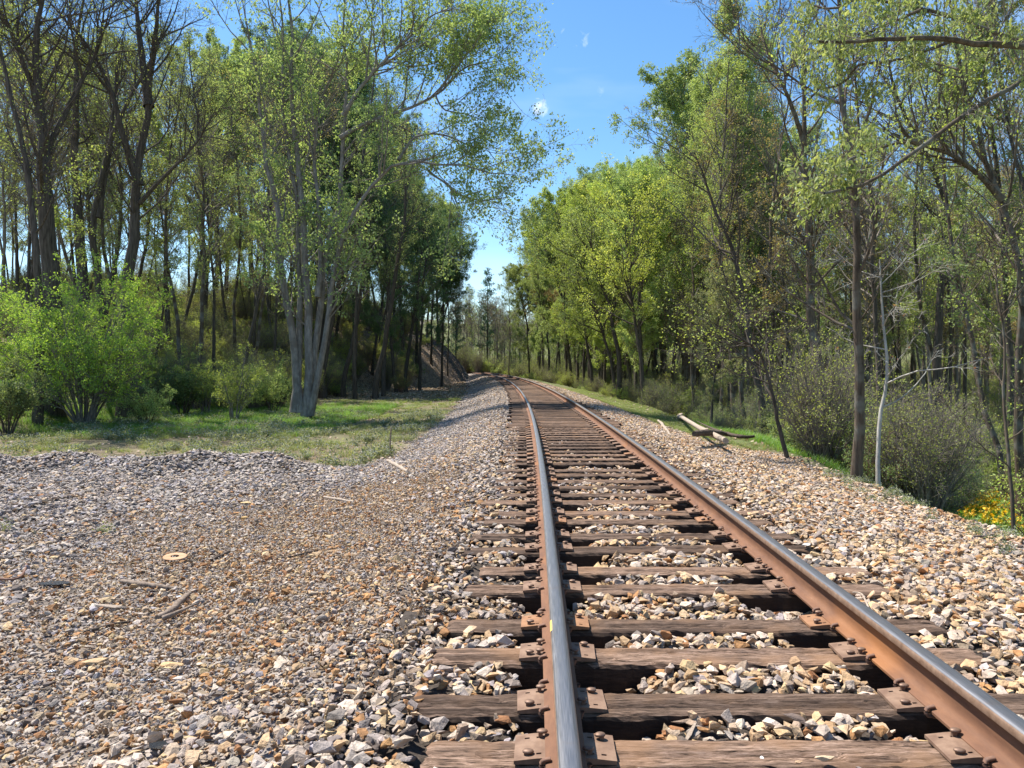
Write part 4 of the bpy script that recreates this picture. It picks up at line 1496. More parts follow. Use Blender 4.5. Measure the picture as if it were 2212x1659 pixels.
def where_is(x, y, side):
    px = VX + x * FPX / y
    if side < 0:
        rg_ = 'front' if y < 44 else 'middle' if y < 55 else 'back' if y < 75 else 'far'
        lm = ('behind the big yellow-green bush' if px < 330 else 'between big bush and grey maple' if px < 590 else 'behind the grey maple stems' if px < 735
              else 'above the bare cut slope')
    else:
        rg_ = 'front' if y < 26 else 'middle' if y < 42 else 'back' if y < 62 else 'far'
        lm = ('right of the bend' if px < 1260 else 'by the leaning pair of trunks' if px < 1430 else 'under the tallest pale crown' if px < 1640
              else 'left of the gravel-edge trunk' if px < 1820 else 'behind the pale crooked sapling' if px < 1990 else 'over the yellow flowers')
    return rg_ + ' rank ' + lm, px


def rank_labels():
    cells = {}
    for o, noun, x, y, side in RANKED:
        w, px = where_is(x, y, side)
        cells.setdefault((noun, w), []).append((px, o))
    for (noun, w), lst in cells.items():
        lst.sort(key=lambda q: q[0])
        for k, (px, o) in enumerate(lst):
            if len(lst) == 1:
                o['label'] = noun + ', ' + w
            elif k == 0:
                o['label'] = 'leftmost ' + noun + ', ' + w
            elif k < len(ORDN):
                o['label'] = ORDN[k] + ' ' + noun + ' from the left, ' + w


def forest(n, tmin, tmax, y0, y1, dmin, kinds, labels, group, side, smin=.8, smax=1.1, power=1.0, fill=False):
    c = 0
    tries = 0
    while c < n and tries < n * 60:
        tries += 1
        y_ = y0 + (y1 - y0) * rg.random() ** power
        t_ = tmin + (tmax - tmin) * rg.random()
        x_ = float(xc(y_)) + side * t_
        if not in_view(np.array(x_), np.array(y_), 1.08, 2.5):
            continue
        ks = kinds[int(rg.integers(0, len(kinds)))]
        kd, nm, lf = ks
        s_ = rg.uniform(smin, smax)
        room = tree_room(x_, y_, side) / (KH[kd] * 1.03)
        if fill:
            s_ = min(max(s_, room * rg.uniform(.88, 1.0)), 1.35)
        s_ = min(s_, room)
        if s_ < .42 or not far_enough(x_, y_, dmin):
            continue
        e_ = place_tree(nm, K[kd], (x_, y_, ground_at(x_, y_)), labels[nm], 'tree', group + ' (' + nm.replace('_', ' ') + ')', rz=rg.uniform(0, 6.28), s=s_,
                   leafm=M[lf] if lf else None, tilt=(rg.normal(0, .03), rg.normal(0, .03)))
        RANKED.append((e_, {'slender_tree': 'slender tree', 'bare_tree': 'bare tree', 'leafy_tree': 'leafy green tree', 'fork_tree': 'forked tree'}[nm], x_, y_, side))
        c += 1
    return c


right_kinds = [('thin_a', 'slender_tree', 'leaf_spring'), ('thin_b', 'slender_tree', 'leaf_lime'), ('thin_c', 'slender_tree', 'leaf_rust'), ('thin_c', 'slender_tree', None),
               ('bare_a', 'bare_tree', 'leaf_lime'), ('bare_b', 'bare_tree', None), ('thin_a', 'slender_tree', 'leaf_rust'), ('thin_c', 'slender_tree', 'leaf_lime'), ('bare_a', 'bare_tree', 'leaf_rust'), ('thin_c', 'slender_tree', 'leaf_rust'), ('leafy_a', 'leafy_tree', None)]
rl = {'slender_tree': 'slender trunk with thin light foliage deep in the right-hand wood', 'bare_tree': 'nearly leafless tree deep in the right-hand wood', 'leafy_tree': 'fresh green leafy tree deep in the right-hand wood'}
ll = {'slender_tree': 'slender dark trunk with sparse leaves on the left hillside', 'bare_tree': 'nearly leafless dark tree on the left hillside', 'leafy_tree': 'leafy green tree on the left hillside', 'fork_tree': 'fork-trunked dark tree on the left hillside'}
nr = forest(88, 7.5, 44, 17, 62, 2.0, right_kinds, rl, 'trees of the right wood', 1, .72, 1.0)
edge_k = [('leafy_a', 'leafy_tree', None), ('leafy_b', 'leafy_tree', 'leaf_spring'), ('leafy_c', 'leafy_tree', 'leaf_spring'), ('leafy_c', 'leafy_tree', None), ('thin_a', 'slender_tree', None), ('bare_b', 'bare_tree', None), ('leafy_a', 'leafy_tree', 'leaf_rust'), ('leafy_b', 'leafy_tree', None)]
re_l = {'slender_tree': 'slender trackside trunk in the far right tree line', 'bare_tree': 'bare tree in the far right trackside tree line', 'leafy_tree': 'leafy crown in the far right trackside tree line'}
ne = forest(26, 6.6, 13, 40, 80, 2.6, edge_k, re_l, 'trees of the far right tree line', 1, .78, .98, fill=True)
ne += forest(40, 6.6, 24, 60, 132, 2.6, edge_k, re_l, 'trees of the far right tree line', 1, .78, .98, fill=True)
left_k = [('bare_a', 'bare_tree', None), ('bare_b', 'bare_tree', None), ('fork_a', 'fork_tree', None), ('thin_a', 'slender_tree', 'leaf_yellow'), ('thin_c', 'slender_tree', None), ('bare_a', 'bare_tree', 'leaf_lime'), ('thin_b', 'slender_tree', 'leaf_yellow')]
nl = forest(62, 15, 52, 33, 66, 2.2, left_k, ll, 'trees of the left hillside', -1, .8, 1.08)
cut_k = [('leafy_a', 'leafy_tree', 'leaf_green'), ('leafy_c', 'leafy_tree', 'leaf_dark'), ('thin_a', 'slender_tree', None), ('bare_b', 'bare_tree', None), ('leafy_b', 'leafy_tree', 'leaf_spring')]
cl = {'slender_tree': 'slender tree on the slope above the railway cut', 'bare_tree': 'bare tree on the slope above the railway cut', 'leafy_tree': 'dull green tree on the slope above the railway cut'}
ncut = forest(30, 12, 30, 56, 92, 2.2, cut_k, cl, 'trees above the railway cut', -1, .62, .9, fill=True)
ncut += forest(16, 7, 24, 96, 125, 2.2, cut_k, cl, 'trees above the railway cut', -1, .62, .9, fill=True)
print('forest', nr, ne, nl, ncut)

# the wood behind reads as one mass
pts, pk, sc_l = [], [], []
kk_all = ['bare_a', 'bare_b', 'thin_a', 'thin_c', 'leafy_a', 'bare_a', 'under_a', 'under_b', 'bare_b', 'thin_c']
meshes_w = []
for k_ in kk_all:
    a, b = K[k_]
    # trunk and crown as one mesh
    bm = bmesh.new()
    bm.from_mesh(a)
    nb = len(bm.faces)
    bm.from_mesh(b)
    mm = bpy.data.meshes.new('woods_' + k_)
    bm.to_mesh(mm)
    bm.free()
    mm.materials.append(b.materials[0])
    mm.materials.append(b.materials[1])
    meshes_w.append(mm)
for side, t0, t1, y0, y1, n in ((1, 44, 80, 20, 75, 150), (1, 22, 70, 62, 150, 170), (-1, 50, 85, 25, 80, 60), (-1, 14, 60, 120, 200, 60), (1, -30, 40, 140, 230, 420), (-1, 30, 60, 40, 70, 35), (1, 10, 45, 18, 70, 90)):
    for _ in range(n):
        y_ = rg.uniform(y0, y1)
        x_ = float(xc(min(y_, 150))) + side * rg.uniform(t0, t1)
        if y_ > 138 and side > 0:
            x_ = rg.uniform(-22, 60)
        if not in_view(np.array(x_), np.array(y_), 1.1, 3):
            continue
        rm_ = tree_room(x_, y_, side) / 19 if y_ < 138 else 1
        if rm_ < .4:
            continue
        pts.append((x_, y_, ground_at(x_, y_)))
        sc_l.append(min(rm_, rg.uniform(.65, .9)) if y_ < 138 else rg.uniform(.6, .95))
n = len(pts)
pk = rg.integers(0, len(meshes_w), n)
xw = np.array([p_[0] for p_ in pts])
pk = np.where((xw < -6) & (pk == 4), 0, pk)
scatter('woods', pts, np.stack([rg.normal(0, .02, n), rg.normal(0, .02, n), rg.uniform(0, 6.28, n)], 1), np.repeat(np.array(sc_l)[:, None], 3, 1), None, meshes_w,
        'far wood of thin mixed spring trees that closes the view behind the nearer trees', 'woods', pick=pk)

# ------------------------------------------------------------------ shrubs
def flower_view(x, y):
    return .535 < x / max(y, 1) < .67 and y < 20.5


place_tree('yellow_green_bush', S['big_yellow'], spot(182, 27), 'large rounded yellow-green bush of many stems left of the clearing', 'bush', s=1.12)
place_tree('green_bush', S['green_a'], spot(18, 23.5), 'dark green bush with drooping stems at the far left edge', 'bush', s=.95, rz=1)
place_tree('green_bush', S['green_b'], spot(318, 27.5), 'small green bush with three dark stems right of the large yellow-green bush', 'bush', s=.95, rz=2)
place_tree('lime_bush', S['lime_a'], spot(505, 29.5), 'upright lime sapling bush in the middle of the clearing', 'bush', s=1.05, rz=2)
place_tree('green_bush', S['green_a'], spot(395, 33), 'deep green bush shaded at the back of the clearing', 'bush', s=1.1, rz=3)
place_tree('lime_bush', S['lime_a'], spot(445, 34), 'lime bush partly hidden behind the upright lime sapling bush', 'bush', s=1.1, rz=5)
place_tree('green_bush', S['green_b'], spot(590, 35), 'green bush close left of the pale maple', 'bush', s=1.3, rz=1)
c = 0
while c < 46:
    y_ = rg.uniform(30, 60)
    x_ = float(xc(y_)) - rg.uniform(13 if y_ > 36 else 17, 30)
    if not in_view(np.array(x_), np.array(y_), 1.05, 1):
        continue
    kd = ['green_a', 'lime_a', 'green_b', 'big_yellow', 'brush_a'][int(rg.integers(0, 5))]
    e_ = place_tree('bush', S[kd], (x_, y_, ground_at(x_, y_)), 'green bush in the shaded understory of the left wood', 'bush', 'bushes of the left wood', rz=rg.uniform(0, 6), s=rg.uniform(.7, 1.2) * (.55 if kd == 'big_yellow' else 1),
               leafm=M[['leaf_green', 'leaf_spring', 'leaf_lime'][int(rg.integers(0, 3))]])
    RANKED.append((e_, 'green bush', x_, y_, -1))
    c += 1
c = 0
while c < 88:
    y_ = 9 + 50 * rg.random() ** 1.4
    t_ = rg.uniform(5.0 if y_ < 18 else 6.0, 8 + y_ * .35)
    x_ = float(xc(y_)) + t_
    if not in_view(np.array(x_), np.array(y_), 1.05, 1):
        continue
    kd = ['thicket', 'lime_a', 'green_b', 'brush_a', 'brush_b', 'thicket'][int(rg.integers(0, 6))]
    if flower_view(x_, y_):
        continue
    s_ = rg.uniform(.6, 1.0) * (.85 if y_ < 15 else 1)
    e_ = place_tree('bush', S[kd], (x_, y_, ground_at(x_, y_)), 'tangled bush on the low ground below the right embankment', 'bush', 'bushes below the right embankment', rz=rg.uniform(0, 6), s=s_,
               leafm=M[['leaf_spring', 'leaf_lime', 'leaf_green', 'leaf_lime'][int(rg.integers(0, 4))]])
    RANKED.append((e_, 'tangled bush', x_, y_, 1))
    c += 1
# brush that nobody could count
pts = []

for side, t0, t1, y0, y1, n in ((1, 5.4, 15, 9, 20, 230), (1, 5.4, 40, 10, 75, 1150), (1, 6, 24, 70, 135, 420), (-1, 13, 40, 36, 70, 520), (-1, 9, 30, 60, 110, 160), (1, -25, 30, 132, 190, 600), (1, 30, 75, 40, 140, 500)):
    for _ in range(n):
        y_ = rg.uniform(y0, y1)
        x_ = float(xc(min(y_, 150))) + side * rg.uniform(t0, t1) if y_ < 138 else rg.uniform(-22, 40)
        if in_view(np.array(x_), np.array(y_), 1.06, 1) and not flower_view(x_, y_):
            pts.append((x_, y_, ground_at(x_, y_)))
n = len(pts)
sm_ = []
for k_ in ('brush_a', 'brush_b', 'green_b', 'lime_a', 'thicket', 'thicket'):
    a, b = S[k_]
    bm = bmesh.new()
    bm.from_mesh(a)
    bm.from_mesh(b)
    mm = bpy.data.meshes.new('brush_' + k_)
    bm.to_mesh(mm)
    bm.free()
    mm.materials.append(b.materials[0])
    mm.materials.append(b.materials[1])
    sm_.append(mm)
scatter('undergrowth', pts, np.stack([np.zeros(n), np.zeros(n), rg.uniform(0, 6.28, n)], 1), (rg.uniform(.45, .9, n) * np.array([(.9 + max(0, p_[1] - 25) / 90) * (.6 if 0 < p_[0] - float(xc(p_[1])) < 9 and p_[1] > 20 else 1) for p_ in pts]))[:, None] * np.ones((1, 3)), None, sm_,
        'low tangled green and brown brush filling the floor of the woods', 'undergrowth')


# ------------------------------------------------------------------ grass, weeds, flowers, fallen leaves
def tuft(seed, n, h, w, mat, spread=.05, bend=.5, flower=None, leafy=False):
    rg_ = np.random.default_rng(seed)
    g = Geo()
    b = np.concatenate([rg_.normal(0, spread, (n, 2)), np.zeros((n, 1))], 1)
    a = rg_.uniform(0, 6.28, n)
    dr = np.stack([np.cos(a), np.sin(a), np.zeros(n)], 1)
    hh = h * rg_.uniform(.5, 1.1, n)[:, None]
    sd = np.stack([-np.sin(a), np.cos(a), np.zeros(n)], 1) * w
    mid = b + dr * hh * bend * .25 + np.array([0, 0, 1]) * hh * .6
    tip = b + dr * hh * bend + np.array([0, 0, 1]) * hh * .95
    V = np.stack([b - sd, b + sd, mid + sd * .7, mid - sd * .7, tip], 1).reshape(-1, 3)
    i = np.arange(n) * 5
    r = rg_.random(n)
    g.add(V, np.stack([i, i + 1, i + 2, i + 3], 1), 0, r)
    g.add(np.zeros((0, 3)), np.zeros((0, 3), int), 0)
    g2 = Geo()
    vv = g.v[0]
    g2.add(vv, np.stack([i, i + 1, i + 2, i + 3], 1), 0, r)
    g2.add(vv, np.stack([i + 3, i + 2, i + 4], 1), 0, r)
    if leafy:
        leaf_geo(g2, np.repeat(mid, 4, 0) + rg_.normal(0, h * .25, (n * 4, 3)), h * .28, rg_, 0, aspect=.6)
    if flower is not None:
        leaf_geo(g2, np.repeat(tip, 5, 0) + rg_.normal(0, .008, (n * 5, 3)), flower, rg_, 1, aspect=.9)
    return g2


def tmesh(name, g, mats):
    return g.mesh(name, mats)


grass_m = [tmesh('grass', tuft(40 + k, 26, .16, .0035, 0, .07, .6), [M['grass']]) for k in range(3)] + [tmesh('grass_bright', tuft(45 + k, 30, .24, .005, 0, .10, .5), [M['grass_bright']]) for k in range(3)]
weed_m = [tmesh('weed', tuft(50 + k, 16, .22, .003, 0, .09, .5, leafy=True, flower=.016), [M['weed'], simple('white_petal%d' % k, (.42, .42, .34), (.6, .6, .5))]) for k in range(3)]
flow_m = [tmesh('yellow_flower', tuft(60 + k, 12, .38, .004, 0, .12, .3, flower=.055, leafy=True), [M['grass_bright'], M['flower']]) for k in range(3)]

pts, sc_l, pk = [], [], []


def add_field(n, x0, x1, y0, y1, dens, kinds, s0, s1, power=1.0):
    y_ = y0 + (y1 - y0) * rg.random(n) ** power
    x_ = rg.uniform(x0, x1, n)
    t_ = to_t(x_, y_)
    k = in_view(x_, y_) & (rg.random(n) < dens(x_, y_, t_))
    x_, y_ = x_[k], y_[k]
    z_ = H(x_, y_)
    pts.append(np.stack([x_, y_, z_ - .01], 1))
    sc_l.append(rg.uniform(s0, s1, len(x_)))
    pk.append(rg.choice(kinds, len(x_)))


# left verge: patchy dull grass, brighter towards the wood
add_field(26000, -22, -3.6, 14.3, 48, lambda x, y, t: (t < -4) * sm(-.05, .5, fbm(x, y, 2.6, 12)) * (1 - .7 * sm(0, 5, 21 - y)), [0, 1, 2], .5, 1.0)
add_field(22000, -26, -7, 23, 44, lambda x, y, t: (t < -7) * sm(22, 27, y + .15 * (x + 15)) * (1 - sm(34, 43, y + 2 * fbm(x, y, 5, 18))) * .95, [3, 4, 5, 1, 0, 2], .6, 1.1)
# right bench and bank
add_field(42000, -1, 8, 16, 60, lambda x, y, t: sm(2.6, 3.2, t) * (t < 6.2) * (.35 + .65 * sm(-.4, .3, fbm(x, y, 2.2, 13))) * .8, [0, 1, 2], .3, .6)
add_field(9000, 3, 10, 9, 24, lambda x, y, t: sm(4.4, 4.8, t) * (t < 7.5) * .9, [3, 4, 5], .5, 1.0)
add_field(9000, 4, 14, 7, 20, lambda x, y, t: sm(4.9, 5.6, t) * .9, [3, 4, 5, 0], .8, 1.5)
add_field(16000, 6, 34, 16, 55, lambda x, y, t: sm(6, 8, t) * .6, [3, 4, 5, 0], 1.0, 1.8)
p_ = np.concatenate(pts)
n = len(p_)
print('grass', n)
scatter('grass', p_, np.stack([np.zeros(n), np.zeros(n), rg.uniform(0, 6.28, n)], 1), np.repeat(np.concatenate(sc_l)[:, None], 3, 1), None, grass_m, 'patchy green grass on the verges and wood floor', 'grass', pick=np.concatenate(pk))
pts, sc_l, pk = [], [], []
add_field(5000, -20, -3.4, 14, 34, lambda x, y, t: (t < -3.9) * sm(.0, .6, fbm(x, y, 3.1, 14)), [0, 1, 2], .6, 1.3)
add_field(260, -9, -4, 7, 9.5, lambda x, y, t: .25 * sm(.2, .6, fbm(x, y, 2, 15)), [0, 1, 2], .3, .7)
add_field(700, 3.2, 5, 6, 12, lambda x, y, t: sm(3.2, 3.8, t) * .35, [0, 1, 2], .3, .6)
p_ = np.concatenate(pts)
n = len(p_)
scatter('weeds', p_, np.stack([np.zeros(n), np.zeros(n), rg.uniform(0, 6.28, n)], 1), np.repeat(np.concatenate(sc_l)[:, None], 3, 1), None, weed_m, 'greyish weeds with tiny white flowers scattered on the verges', 'weeds', pick=np.concatenate(pk))
pts, sc_l, pk = [], [], []
add_field(1500, 8.5, 13.5, 14.5, 20.5, lambda x, y, t: sm(-.6, .3, fbm(x, y, 1.5, 16)) * (x / y > .55), [0, 1, 2], .8, 1.2)
p_ = np.concatenate(pts)
n = len(p_)
scatter('yellow_flowers', p_, np.stack([np.zeros(n), np.zeros(n), rg.uniform(0, 6.28, n)], 1), np.repeat(np.concatenate(sc_l)[:, None], 3, 1), None, flow_m, 'patch of yellow flowers below the gravel edge at the right', 'flowers', pick=np.concatenate(pk))


def dead_leaf(seed):
    rg_ = np.random.default_rng(seed)
    g = Geo()
    n = 7
    u = np.linspace(-.5, .5, n)
    w = .32 * np.sqrt(np.clip(1 - (u * 2) ** 2, .02, 1)) * rg_.uniform(.75, 1.15, n)
    c = rg_.uniform(.15, .45)
    V = []
    for a, b in zip(u, w):
        V += [(a, -b, c * b + .2 * a * a), (a, 0, .25 * a * a * c), (a, b, c * b + .2 * a * a)]
    i = np.arange(n * 3).reshape(n, 3)
    F = np.stack([i[:-1, :-1], i[1:, :-1], i[1:, 1:], i[:-1, 1:]], -1).reshape(-1, 4)
    g.add(V, F, 0, np.full(len(F), rg_.random()))
    return g.mesh('dead_leaf', [M['deadleaf']])


dl = [dead_leaf(70 + k) for k in range(6)]
pts, sc_l, pk = [], [], []
kk_ = list(range(6))
add_field(15000, -24, -3.2, 14.5, 60, lambda x, y, t: (t < -3.8) * (.25 + .75 * sm(-.2, .5, fbm(x, y, 4, 5))), kk_, .05, .10)
add_field(14000, -20, -4, 50, 110, lambda x, y, t: (t < -4.2) * .9, kk_, .09, .2)
add_field(3000, 3, 8, 12, 50, lambda x, y, t: sm(3.4, 4.2, t) * (t < 7) * .6, kk_, .05, .1)
add_field(520, -6, 4.5, 2.3, 12, lambda x, y, t: .5 + 0 * x, kk_, .03, .06)
p_ = np.concatenate(pts)
t_ = to_t(p_[:, 0], p_[:, 1])
keep = ~((np.abs(t_) < 1.45))
p_ = p_[keep] + np.array([0, 0, .04])
n = len(p_)
scatter('fallen_leaves', p_, np.stack([rg.normal(0, .4, n), rg.normal(0, .4, n), rg.uniform(0, 6.28, n)], 1), np.repeat(np.concatenate(sc_l)[keep][:, None], 3, 1), None, dl, 'dry brown fallen leaves over the verge and cut slope', 'leaves', pick=np.concatenate(pk)[keep])

# ------------------------------------------------------------------ single things lying about
def gpt(px, py, lift=0):
    """point on the ground under a picture position"""
    d = 3.0
    for _ in range(40):
        p = at(px, py, d)
        h = ground_at(p.x, p.y) if abs(float(to_t(p.x, p.y))) > 1.4 else 0.0
        d = d + .5 * ((CAMZ - h) * FPX / (py - VY) - d)
    p = at(px, py, d)
    p.z = h + lift
    return p


def log_mesh(name, pts, radii, mat, parent=None, sides=9, branches=(), seed=0):
    g = Geo()
    rg_ = np.random.default_rng(seed)
    n = max(10, len(pts) * 4)
    P = resample(pts, n)
    P = P + np.cumsum(rg_.normal(0, 1, P.shape), 0) * np.linalg.norm(P[-1] - P[0]) * .0012
    rd = np.interp(np.linspace(0, 1, n), np.linspace(0, 1, len(radii)), radii) * rg_.uniform(.92, 1.08, n)
    V, F = tubes(P[None], rd[None], sides)
    V = V.reshape(n, sides, 3)
    V = P[:, None] + (V - P[:, None]) * rg_.uniform(.85, 1.12, (n, sides, 1))
    g.add(V, F, 0, smooth=sides > 7)
    g.add(V[0], [list(range(sides))], 0)
    g.add(V[-1], [list(range(sides))[::-1]], 0)
    for bp, br in branches:
        P2 = resample(bp, 8)[None]
        v2, f2 = tubes(P2, np.linspace(br, br * .3, 8)[None], 6)
        g.add(v2, f2, 0, smooth=True)
    return g


M['driftwood'] = simple('driftwood', (.11, .08, .06), (.30, .23, .175), 26, .9, 0, .8, .01, stretch=(1, 1, 1))
M['pale_wood'] = simple('pale_wood', (.24, .18, .135), (.46, .38, .30), 22, .9, 0, .7, .01)
M['dark_wood'] = simple('dark_wood', (.035, .026, .02), (.13, .095, .07), 24, .9, 0, .8, .01)
M['tar'] = simple('tar', (.012, .012, .012), (.06, .06, .062), 60, .45, 0, 1.0, .02, spec=.5)
M['orange_rust'] = simple('orange_rust', (.36, .20, .10), (.50, .32, .19), 12, .8, 0, .3, .004)


def stick(name, pix, rad_px, mat, label, cat='stick', lift=.02, seed=1, taper=.6, group=None, branches=()):
    pts_ = [gpt(a, b, lift) for a, b in pix]
    o0 = pts_[0].copy()
    d = o0.y
    r0 = rad_px * d / FPX
    br = [([gpt(a, b, lift + .02 * k) - o0 for k, (a, b) in enumerate(bp)], bw * d / FPX) for bp, bw in branches]
    dm = (pts_[0].y + pts_[-1].y) / 2
    r0 = rad_px * pts_[-1].y / FPX if d > dm * 1.2 else r0
    g = log_mesh(name, [p - o0 for p in pts_], [r0 * .8, r0, r0 * .9, r0 * taper], mat, seed=seed, sides=8, branches=br)
    o = g.obj(name, [mat])
    o.location = o0
    return tag(o, label, cat, group)


stick('fallen_log', [(1445, 893), (1475, 915), (1510, 938), (1545, 962), (1600, 986)], 9, M['pale_wood'], 'long pale barkless log lying along the right bank', 'log', .09, 3, .8)
stick('fallen_branch', [(1500, 968), (1530, 962), (1560, 958), (1600, 966), (1625, 964)], 8, M['dark_wood'], 'dark curved branch lying across the end of the pale log', 'branch', .25, 4, .5, branches=[([(1560, 958), (1530, 945), (1505, 932)], 4)])
stick('fallen_branch', [(1422, 912), (1436, 925), (1452, 943)], 3, M['pale_wood'], 'short pale stick on the grass left of the long log', 'branch', .05, 5)
stick('fallen_branch', [(1225, 830), (1240, 826), (1262, 829), (1278, 834)], 2.4, M['driftwood'], 'grey driftwood branch far off on the right bank', 'branch', .2, 6)
stick('fallen_branch', [(1370, 848), (1385, 843), (1398, 842), (1412, 846)], 2.6, M['pale_wood'], 'pale crooked branch at the wood edge beyond the grass bench', 'branch', .15, 7)
stick('stick', [(2060, 1157), (2130, 1157), (2200, 1162)], 3, M['driftwood'], 'long grey stick along the right gravel edge', seed=8)
stick('stick', [(1895, 1238), (1960, 1222), (2030, 1228), (2110, 1240)], 2.5, M['dark_wood'], 'dark thin stick on the gravel at the right frame side', seed=9)
stick('twig', [(1842, 1290), (1860, 1293), (1872, 1312), (1882, 1342)], 2.2, M['pale_wood'], 'thin curved pale twig lying over a tie end right of the right rail', 'twig', .03, 10)
stick('driftwood', [(340, 1345), (368, 1330), (388, 1310), (412, 1288)], 9, M['driftwood'], 'thick gnarled stick pointing up right on the left gravel', 'stick', .03, 11, .5, branches=[([(352, 1345), (385, 1338), (425, 1326)], 6)])
stick('driftwood', [(262, 1262), (300, 1268), (350, 1274), (392, 1278)], 6, M['driftwood'], 'flat brown stick lying level behind the gnarled stick', 'stick', .025, 12, .4)
stick('stick', [(165, 1375), (205, 1366), (250, 1354), (285, 1348)], 4, M['dark_wood'], 'thin dark stick in front of the whitish wood chunk', 'stick', .02, 13)
stick('stick', [(455, 1215), (478, 1205), (497, 1195)], 4, M['dark_wood'], 'short dark stick beside the rusty ring', 'stick', .02, 14)
stick('stick', [(590, 1212), (640, 1205), (690, 1192)], 3, M['dark_wood'], 'thin stick on the gravel between the rusty patch and the ties', 'stick', .02, 15)
stick('stick', [(838, 1000), (858, 1010), (880, 1022)], 4, M['pale_wood'], 'pale stick near the foot of the marker stake', 'stick', .04, 16)
stick('stick', [(700, 1078), (740, 1085), (765, 1088)], 3, M['pale_wood'], 'short pale stick in the middle of the left gravel', 'stick', .03, 17)
stick('stick', [(610, 1048), (650, 1044), (690, 1042)], 3, M['driftwood'], 'brown stick in front of the grey gravel berm', 'stick', .03, 18)
stick('bent_rod', [(-12, 1256), (20, 1260), (40, 1256), (52, 1243), (58, 1226)], 3, simple('rod_rust', (.10, .05, .035), (.22, .12, .08), 30, .7), 'bent rusty rod curling up at the far left of the gravel', 'rod', .03, 19, .9)
stick('rubber_strip', [(1528, 1600), (1560, 1590), (1590, 1586)], 6, M['dark_wood'], 'dark flat strip lying in the gravel between the two nearest ties', 'strip', -.02, 20, .8)

# whitish splintered wood
def slab(name, px, py, sx, sy, sz, rz, mat, label, cat, seed, lift=.0, tilt=(0, 0), n=18, z=None):
    o = bpy.data.objects.new(name, stone_mesh(seed, 1.0, mat, n, name))
    link(o)
    p = gpt(px, py, lift)
    if z is not None:
        d_ = (CAMZ - z) * FPX / (py - VY)
        p = at(px, py, d_)
        p.z = z
    o.location = p
    o.scale = (sx, sy, sz)
    o.rotation_euler = (tilt[0], tilt[1], rz)
    return tag(o, label, cat)


slab('wood_chunk', 240, 1322, .30, .09, .05, -.12, M['pale_wood'], 'whitish splintered wood chunk on the left gravel', 'wood', 201, .04)
slab('tar_lump', 118, 1268, .27, .17, .09, .1, M['tar'], 'large shiny black tar lump on the left gravel', 'tar lump', 202, .03, n=26)
slab('tar_lump', 548, 1308, .10, .09, .08, .7, M['tar'], 'small black coal-like lump right of the gnarled stick', 'tar lump', 203, .03, n=24)
slab('tar_lump', 345, 1625, .10, .07, .05, .3, M['tar'], 'black crumbly lump near the bottom edge of the gravel', 'tar lump', 204, .03, n=24)
slab('tar_lump', 460, 1130 , .10, .08, .06, .3, M['tar'], 'black lump behind the yellow stone', 'tar lump', 205, .03, n=24)
slab('flat_stone', 372, 1449, .15, .09, .035, .1, stone_solid('tan_stone', (.56, .36, .18)), 'flat tan-orange stone slab on the near left gravel', 'stone', 206, .035)
slab('flat_stone', 205, 1440, .15, .08, .05, .4, stone_solid('tan_stone_b', (.50, .34, .19)), 'long ochre stone on the near left gravel', 'stone', 207, .03)
slab('yellow_stone', 532, 1112 - 20, .17, .12, .06, .2, stone_solid('yel', (.56, .40, .20)), 'broad yellow stone, farther of two on the left gravel', 'stone', 208, .04)
slab('yellow_stone', 528, 1128, .12, .10, .12, .9, stone_solid('yel_b', (.52, .34, .14)), 'blocky yellow stone, nearer of two on the left gravel', 'stone', 209, .05)
slab('loose_stone', 1783, 1637, .085, .06, .05, .2, stone_solid('st1', (.55, .42, .27)), 'tan angular stone resting on the nearest tie', 'stone', 210, z=.022)
slab('loose_stone', 1726, 1646, .035, .024, .022, .2, stone_solid('st2', (.50, .33, .20)), 'small orange-brown stone left of the angular stone on the nearest tie', 'stone', 211, z=.01)
slab('loose_stone', 1645, 1637, .03, .022, .016, 1.2, stone_solid('st3', (.75, .72, .66)), 'tiny white stone on the nearest tie', 'stone', 212, z=.008)
slab('loose_stone', 1492, 1202, .085, .06, .05, .2, stone_solid('st4', (.34, .32, .30)), 'flat grey stone lying on a tie in the near stretch', 'stone', 213, z=.02)
slab('loose_stone', 1742, 1196 - 10, .10, .06, .05, .3, stone_solid('st5', (.66, .62, .56)), 'big whitish stone beside a tie end right of the right rail', 'stone', 214, .03)
slab('bark_scrap', 1488, 1588, .13, .045, .012, .9, M['pale_wood'], 'scrap of pale torn bark standing among the stones near the nearest tie', 'bark', 215, z=-.02, tilt=(-.6, -.5))
slab('plastic_scrap', 386, 1301 - 1, .05, .035, .02, .1, simple('plasticb', (.5, .6, .72), (.75, .82, .88), 30, .5), 'small pale blue plastic scrap on the left gravel', 'plastic', 216, .04)
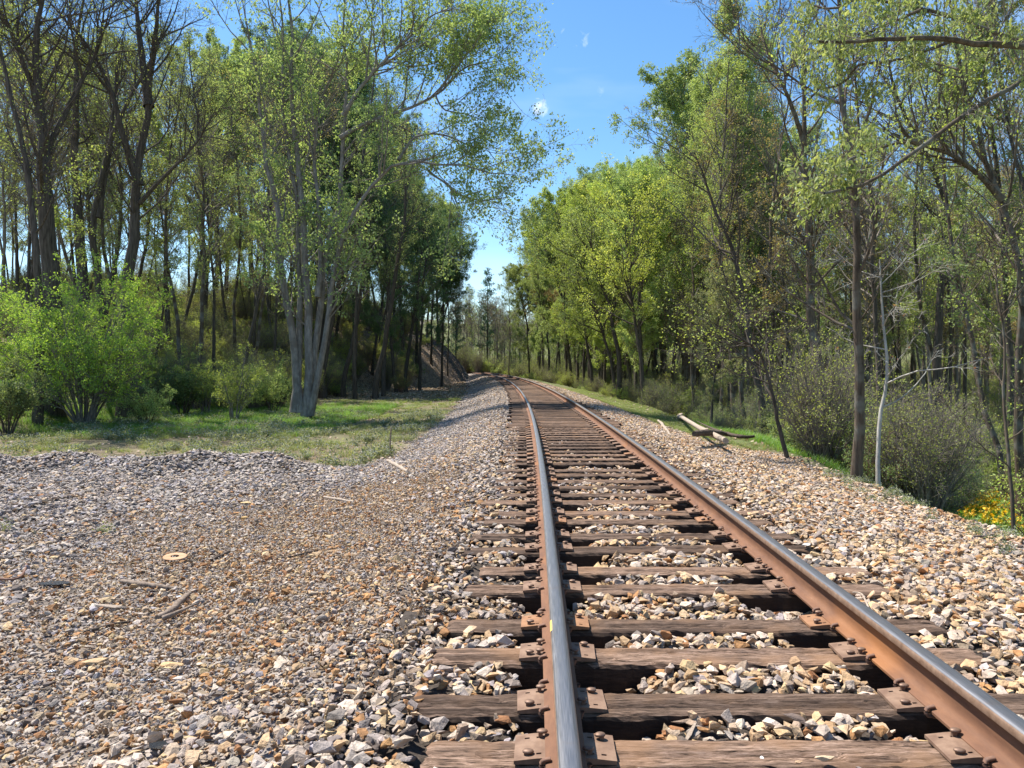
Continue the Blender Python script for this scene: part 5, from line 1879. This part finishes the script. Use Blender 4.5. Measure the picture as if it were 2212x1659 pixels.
slab('shiny_lump', 320, 1482, .08, .05, .035, .3, simple('slag', (.08, .085, .10), (.3, .32, .36), 50, .25, .6), 'shiny dark slag piece left of the flat tan stone', 'slag', 217, .035, n=26)
slab('shiny_lump', 112, 1463, .07, .035, .02, .3, simple('slag2', (.2, .2, .22), (.5, .5, .53), 50, .3, .6), 'shiny metallic flake at the near far-left gravel', 'slag', 218, .035, n=22)

# rusty ring lying flat
g = Geo()
n = 40
a = np.arange(n) * 2 * math.pi / n
rings = [(.045, .012), (.045, .022), (.060, .024), (.095, .017), (.118, .022), (.124, .014), (.122, .0)]
V = np.stack([np.stack([np.cos(a) * r_, np.sin(a) * r_, np.full(n, z_)], 1) for r_, z_ in rings])
i = np.arange(len(rings) * n).reshape(len(rings), n)
F = np.stack([i[:-1], i[1:], np.roll(i, -1, 1)[1:], np.roll(i, -1, 1)[:-1]], -1).reshape(-1, 4)
g.add(V, F, 0, smooth=True)
ring = g.obj('rusty_ring', [M['orange_rust']])
ring.location = gpt(378, 1210, .028)
ring.scale = (.82, .82, .45)
ring.rotation_euler = (.08, .05, 0)
tag(ring, 'flat orange rusty ring with a centre hole lying on the left gravel', 'washer')

# marker stake
p = gpt(842, 986)
g = log_mesh('stake', [(0, 0, -.2), (.01, 0, .3), (.035, 0, .62)], [.017, .018, .016], M['driftwood'], sides=4, seed=2)
stk = g.obj('marker_stake', [M['driftwood']])
stk.location = p
tag(stk, 'thin weathered wooden stake standing upright at the ballast toe', 'stake')

# litter of small sticks on the verge
for k in range(22):
    y_ = rg.uniform(15, 30)
    x_ = float(xc(y_)) - rg.uniform(4.2, 13)
    L_ = rg.uniform(.3, 1.1)
    a = rg.uniform(0, 3.14)
    g = log_mesh('twig', [(0, 0, 0), (math.cos(a) * L_ * .5, math.sin(a) * L_ * .5, .04), (math.cos(a + .2) * L_, math.sin(a + .2) * L_, .01)], [.012, .010, .004], None, sides=4, seed=k)
    o = g.obj('twig', [M['driftwood']])
    o.location = (x_, y_, ground_at(x_, y_) + .02)
    tag(o, 'thin dead twig lying on the grassy verge behind the gravel berm', 'twig', 'twigs on the left verge')
rank_labels()
print('done')
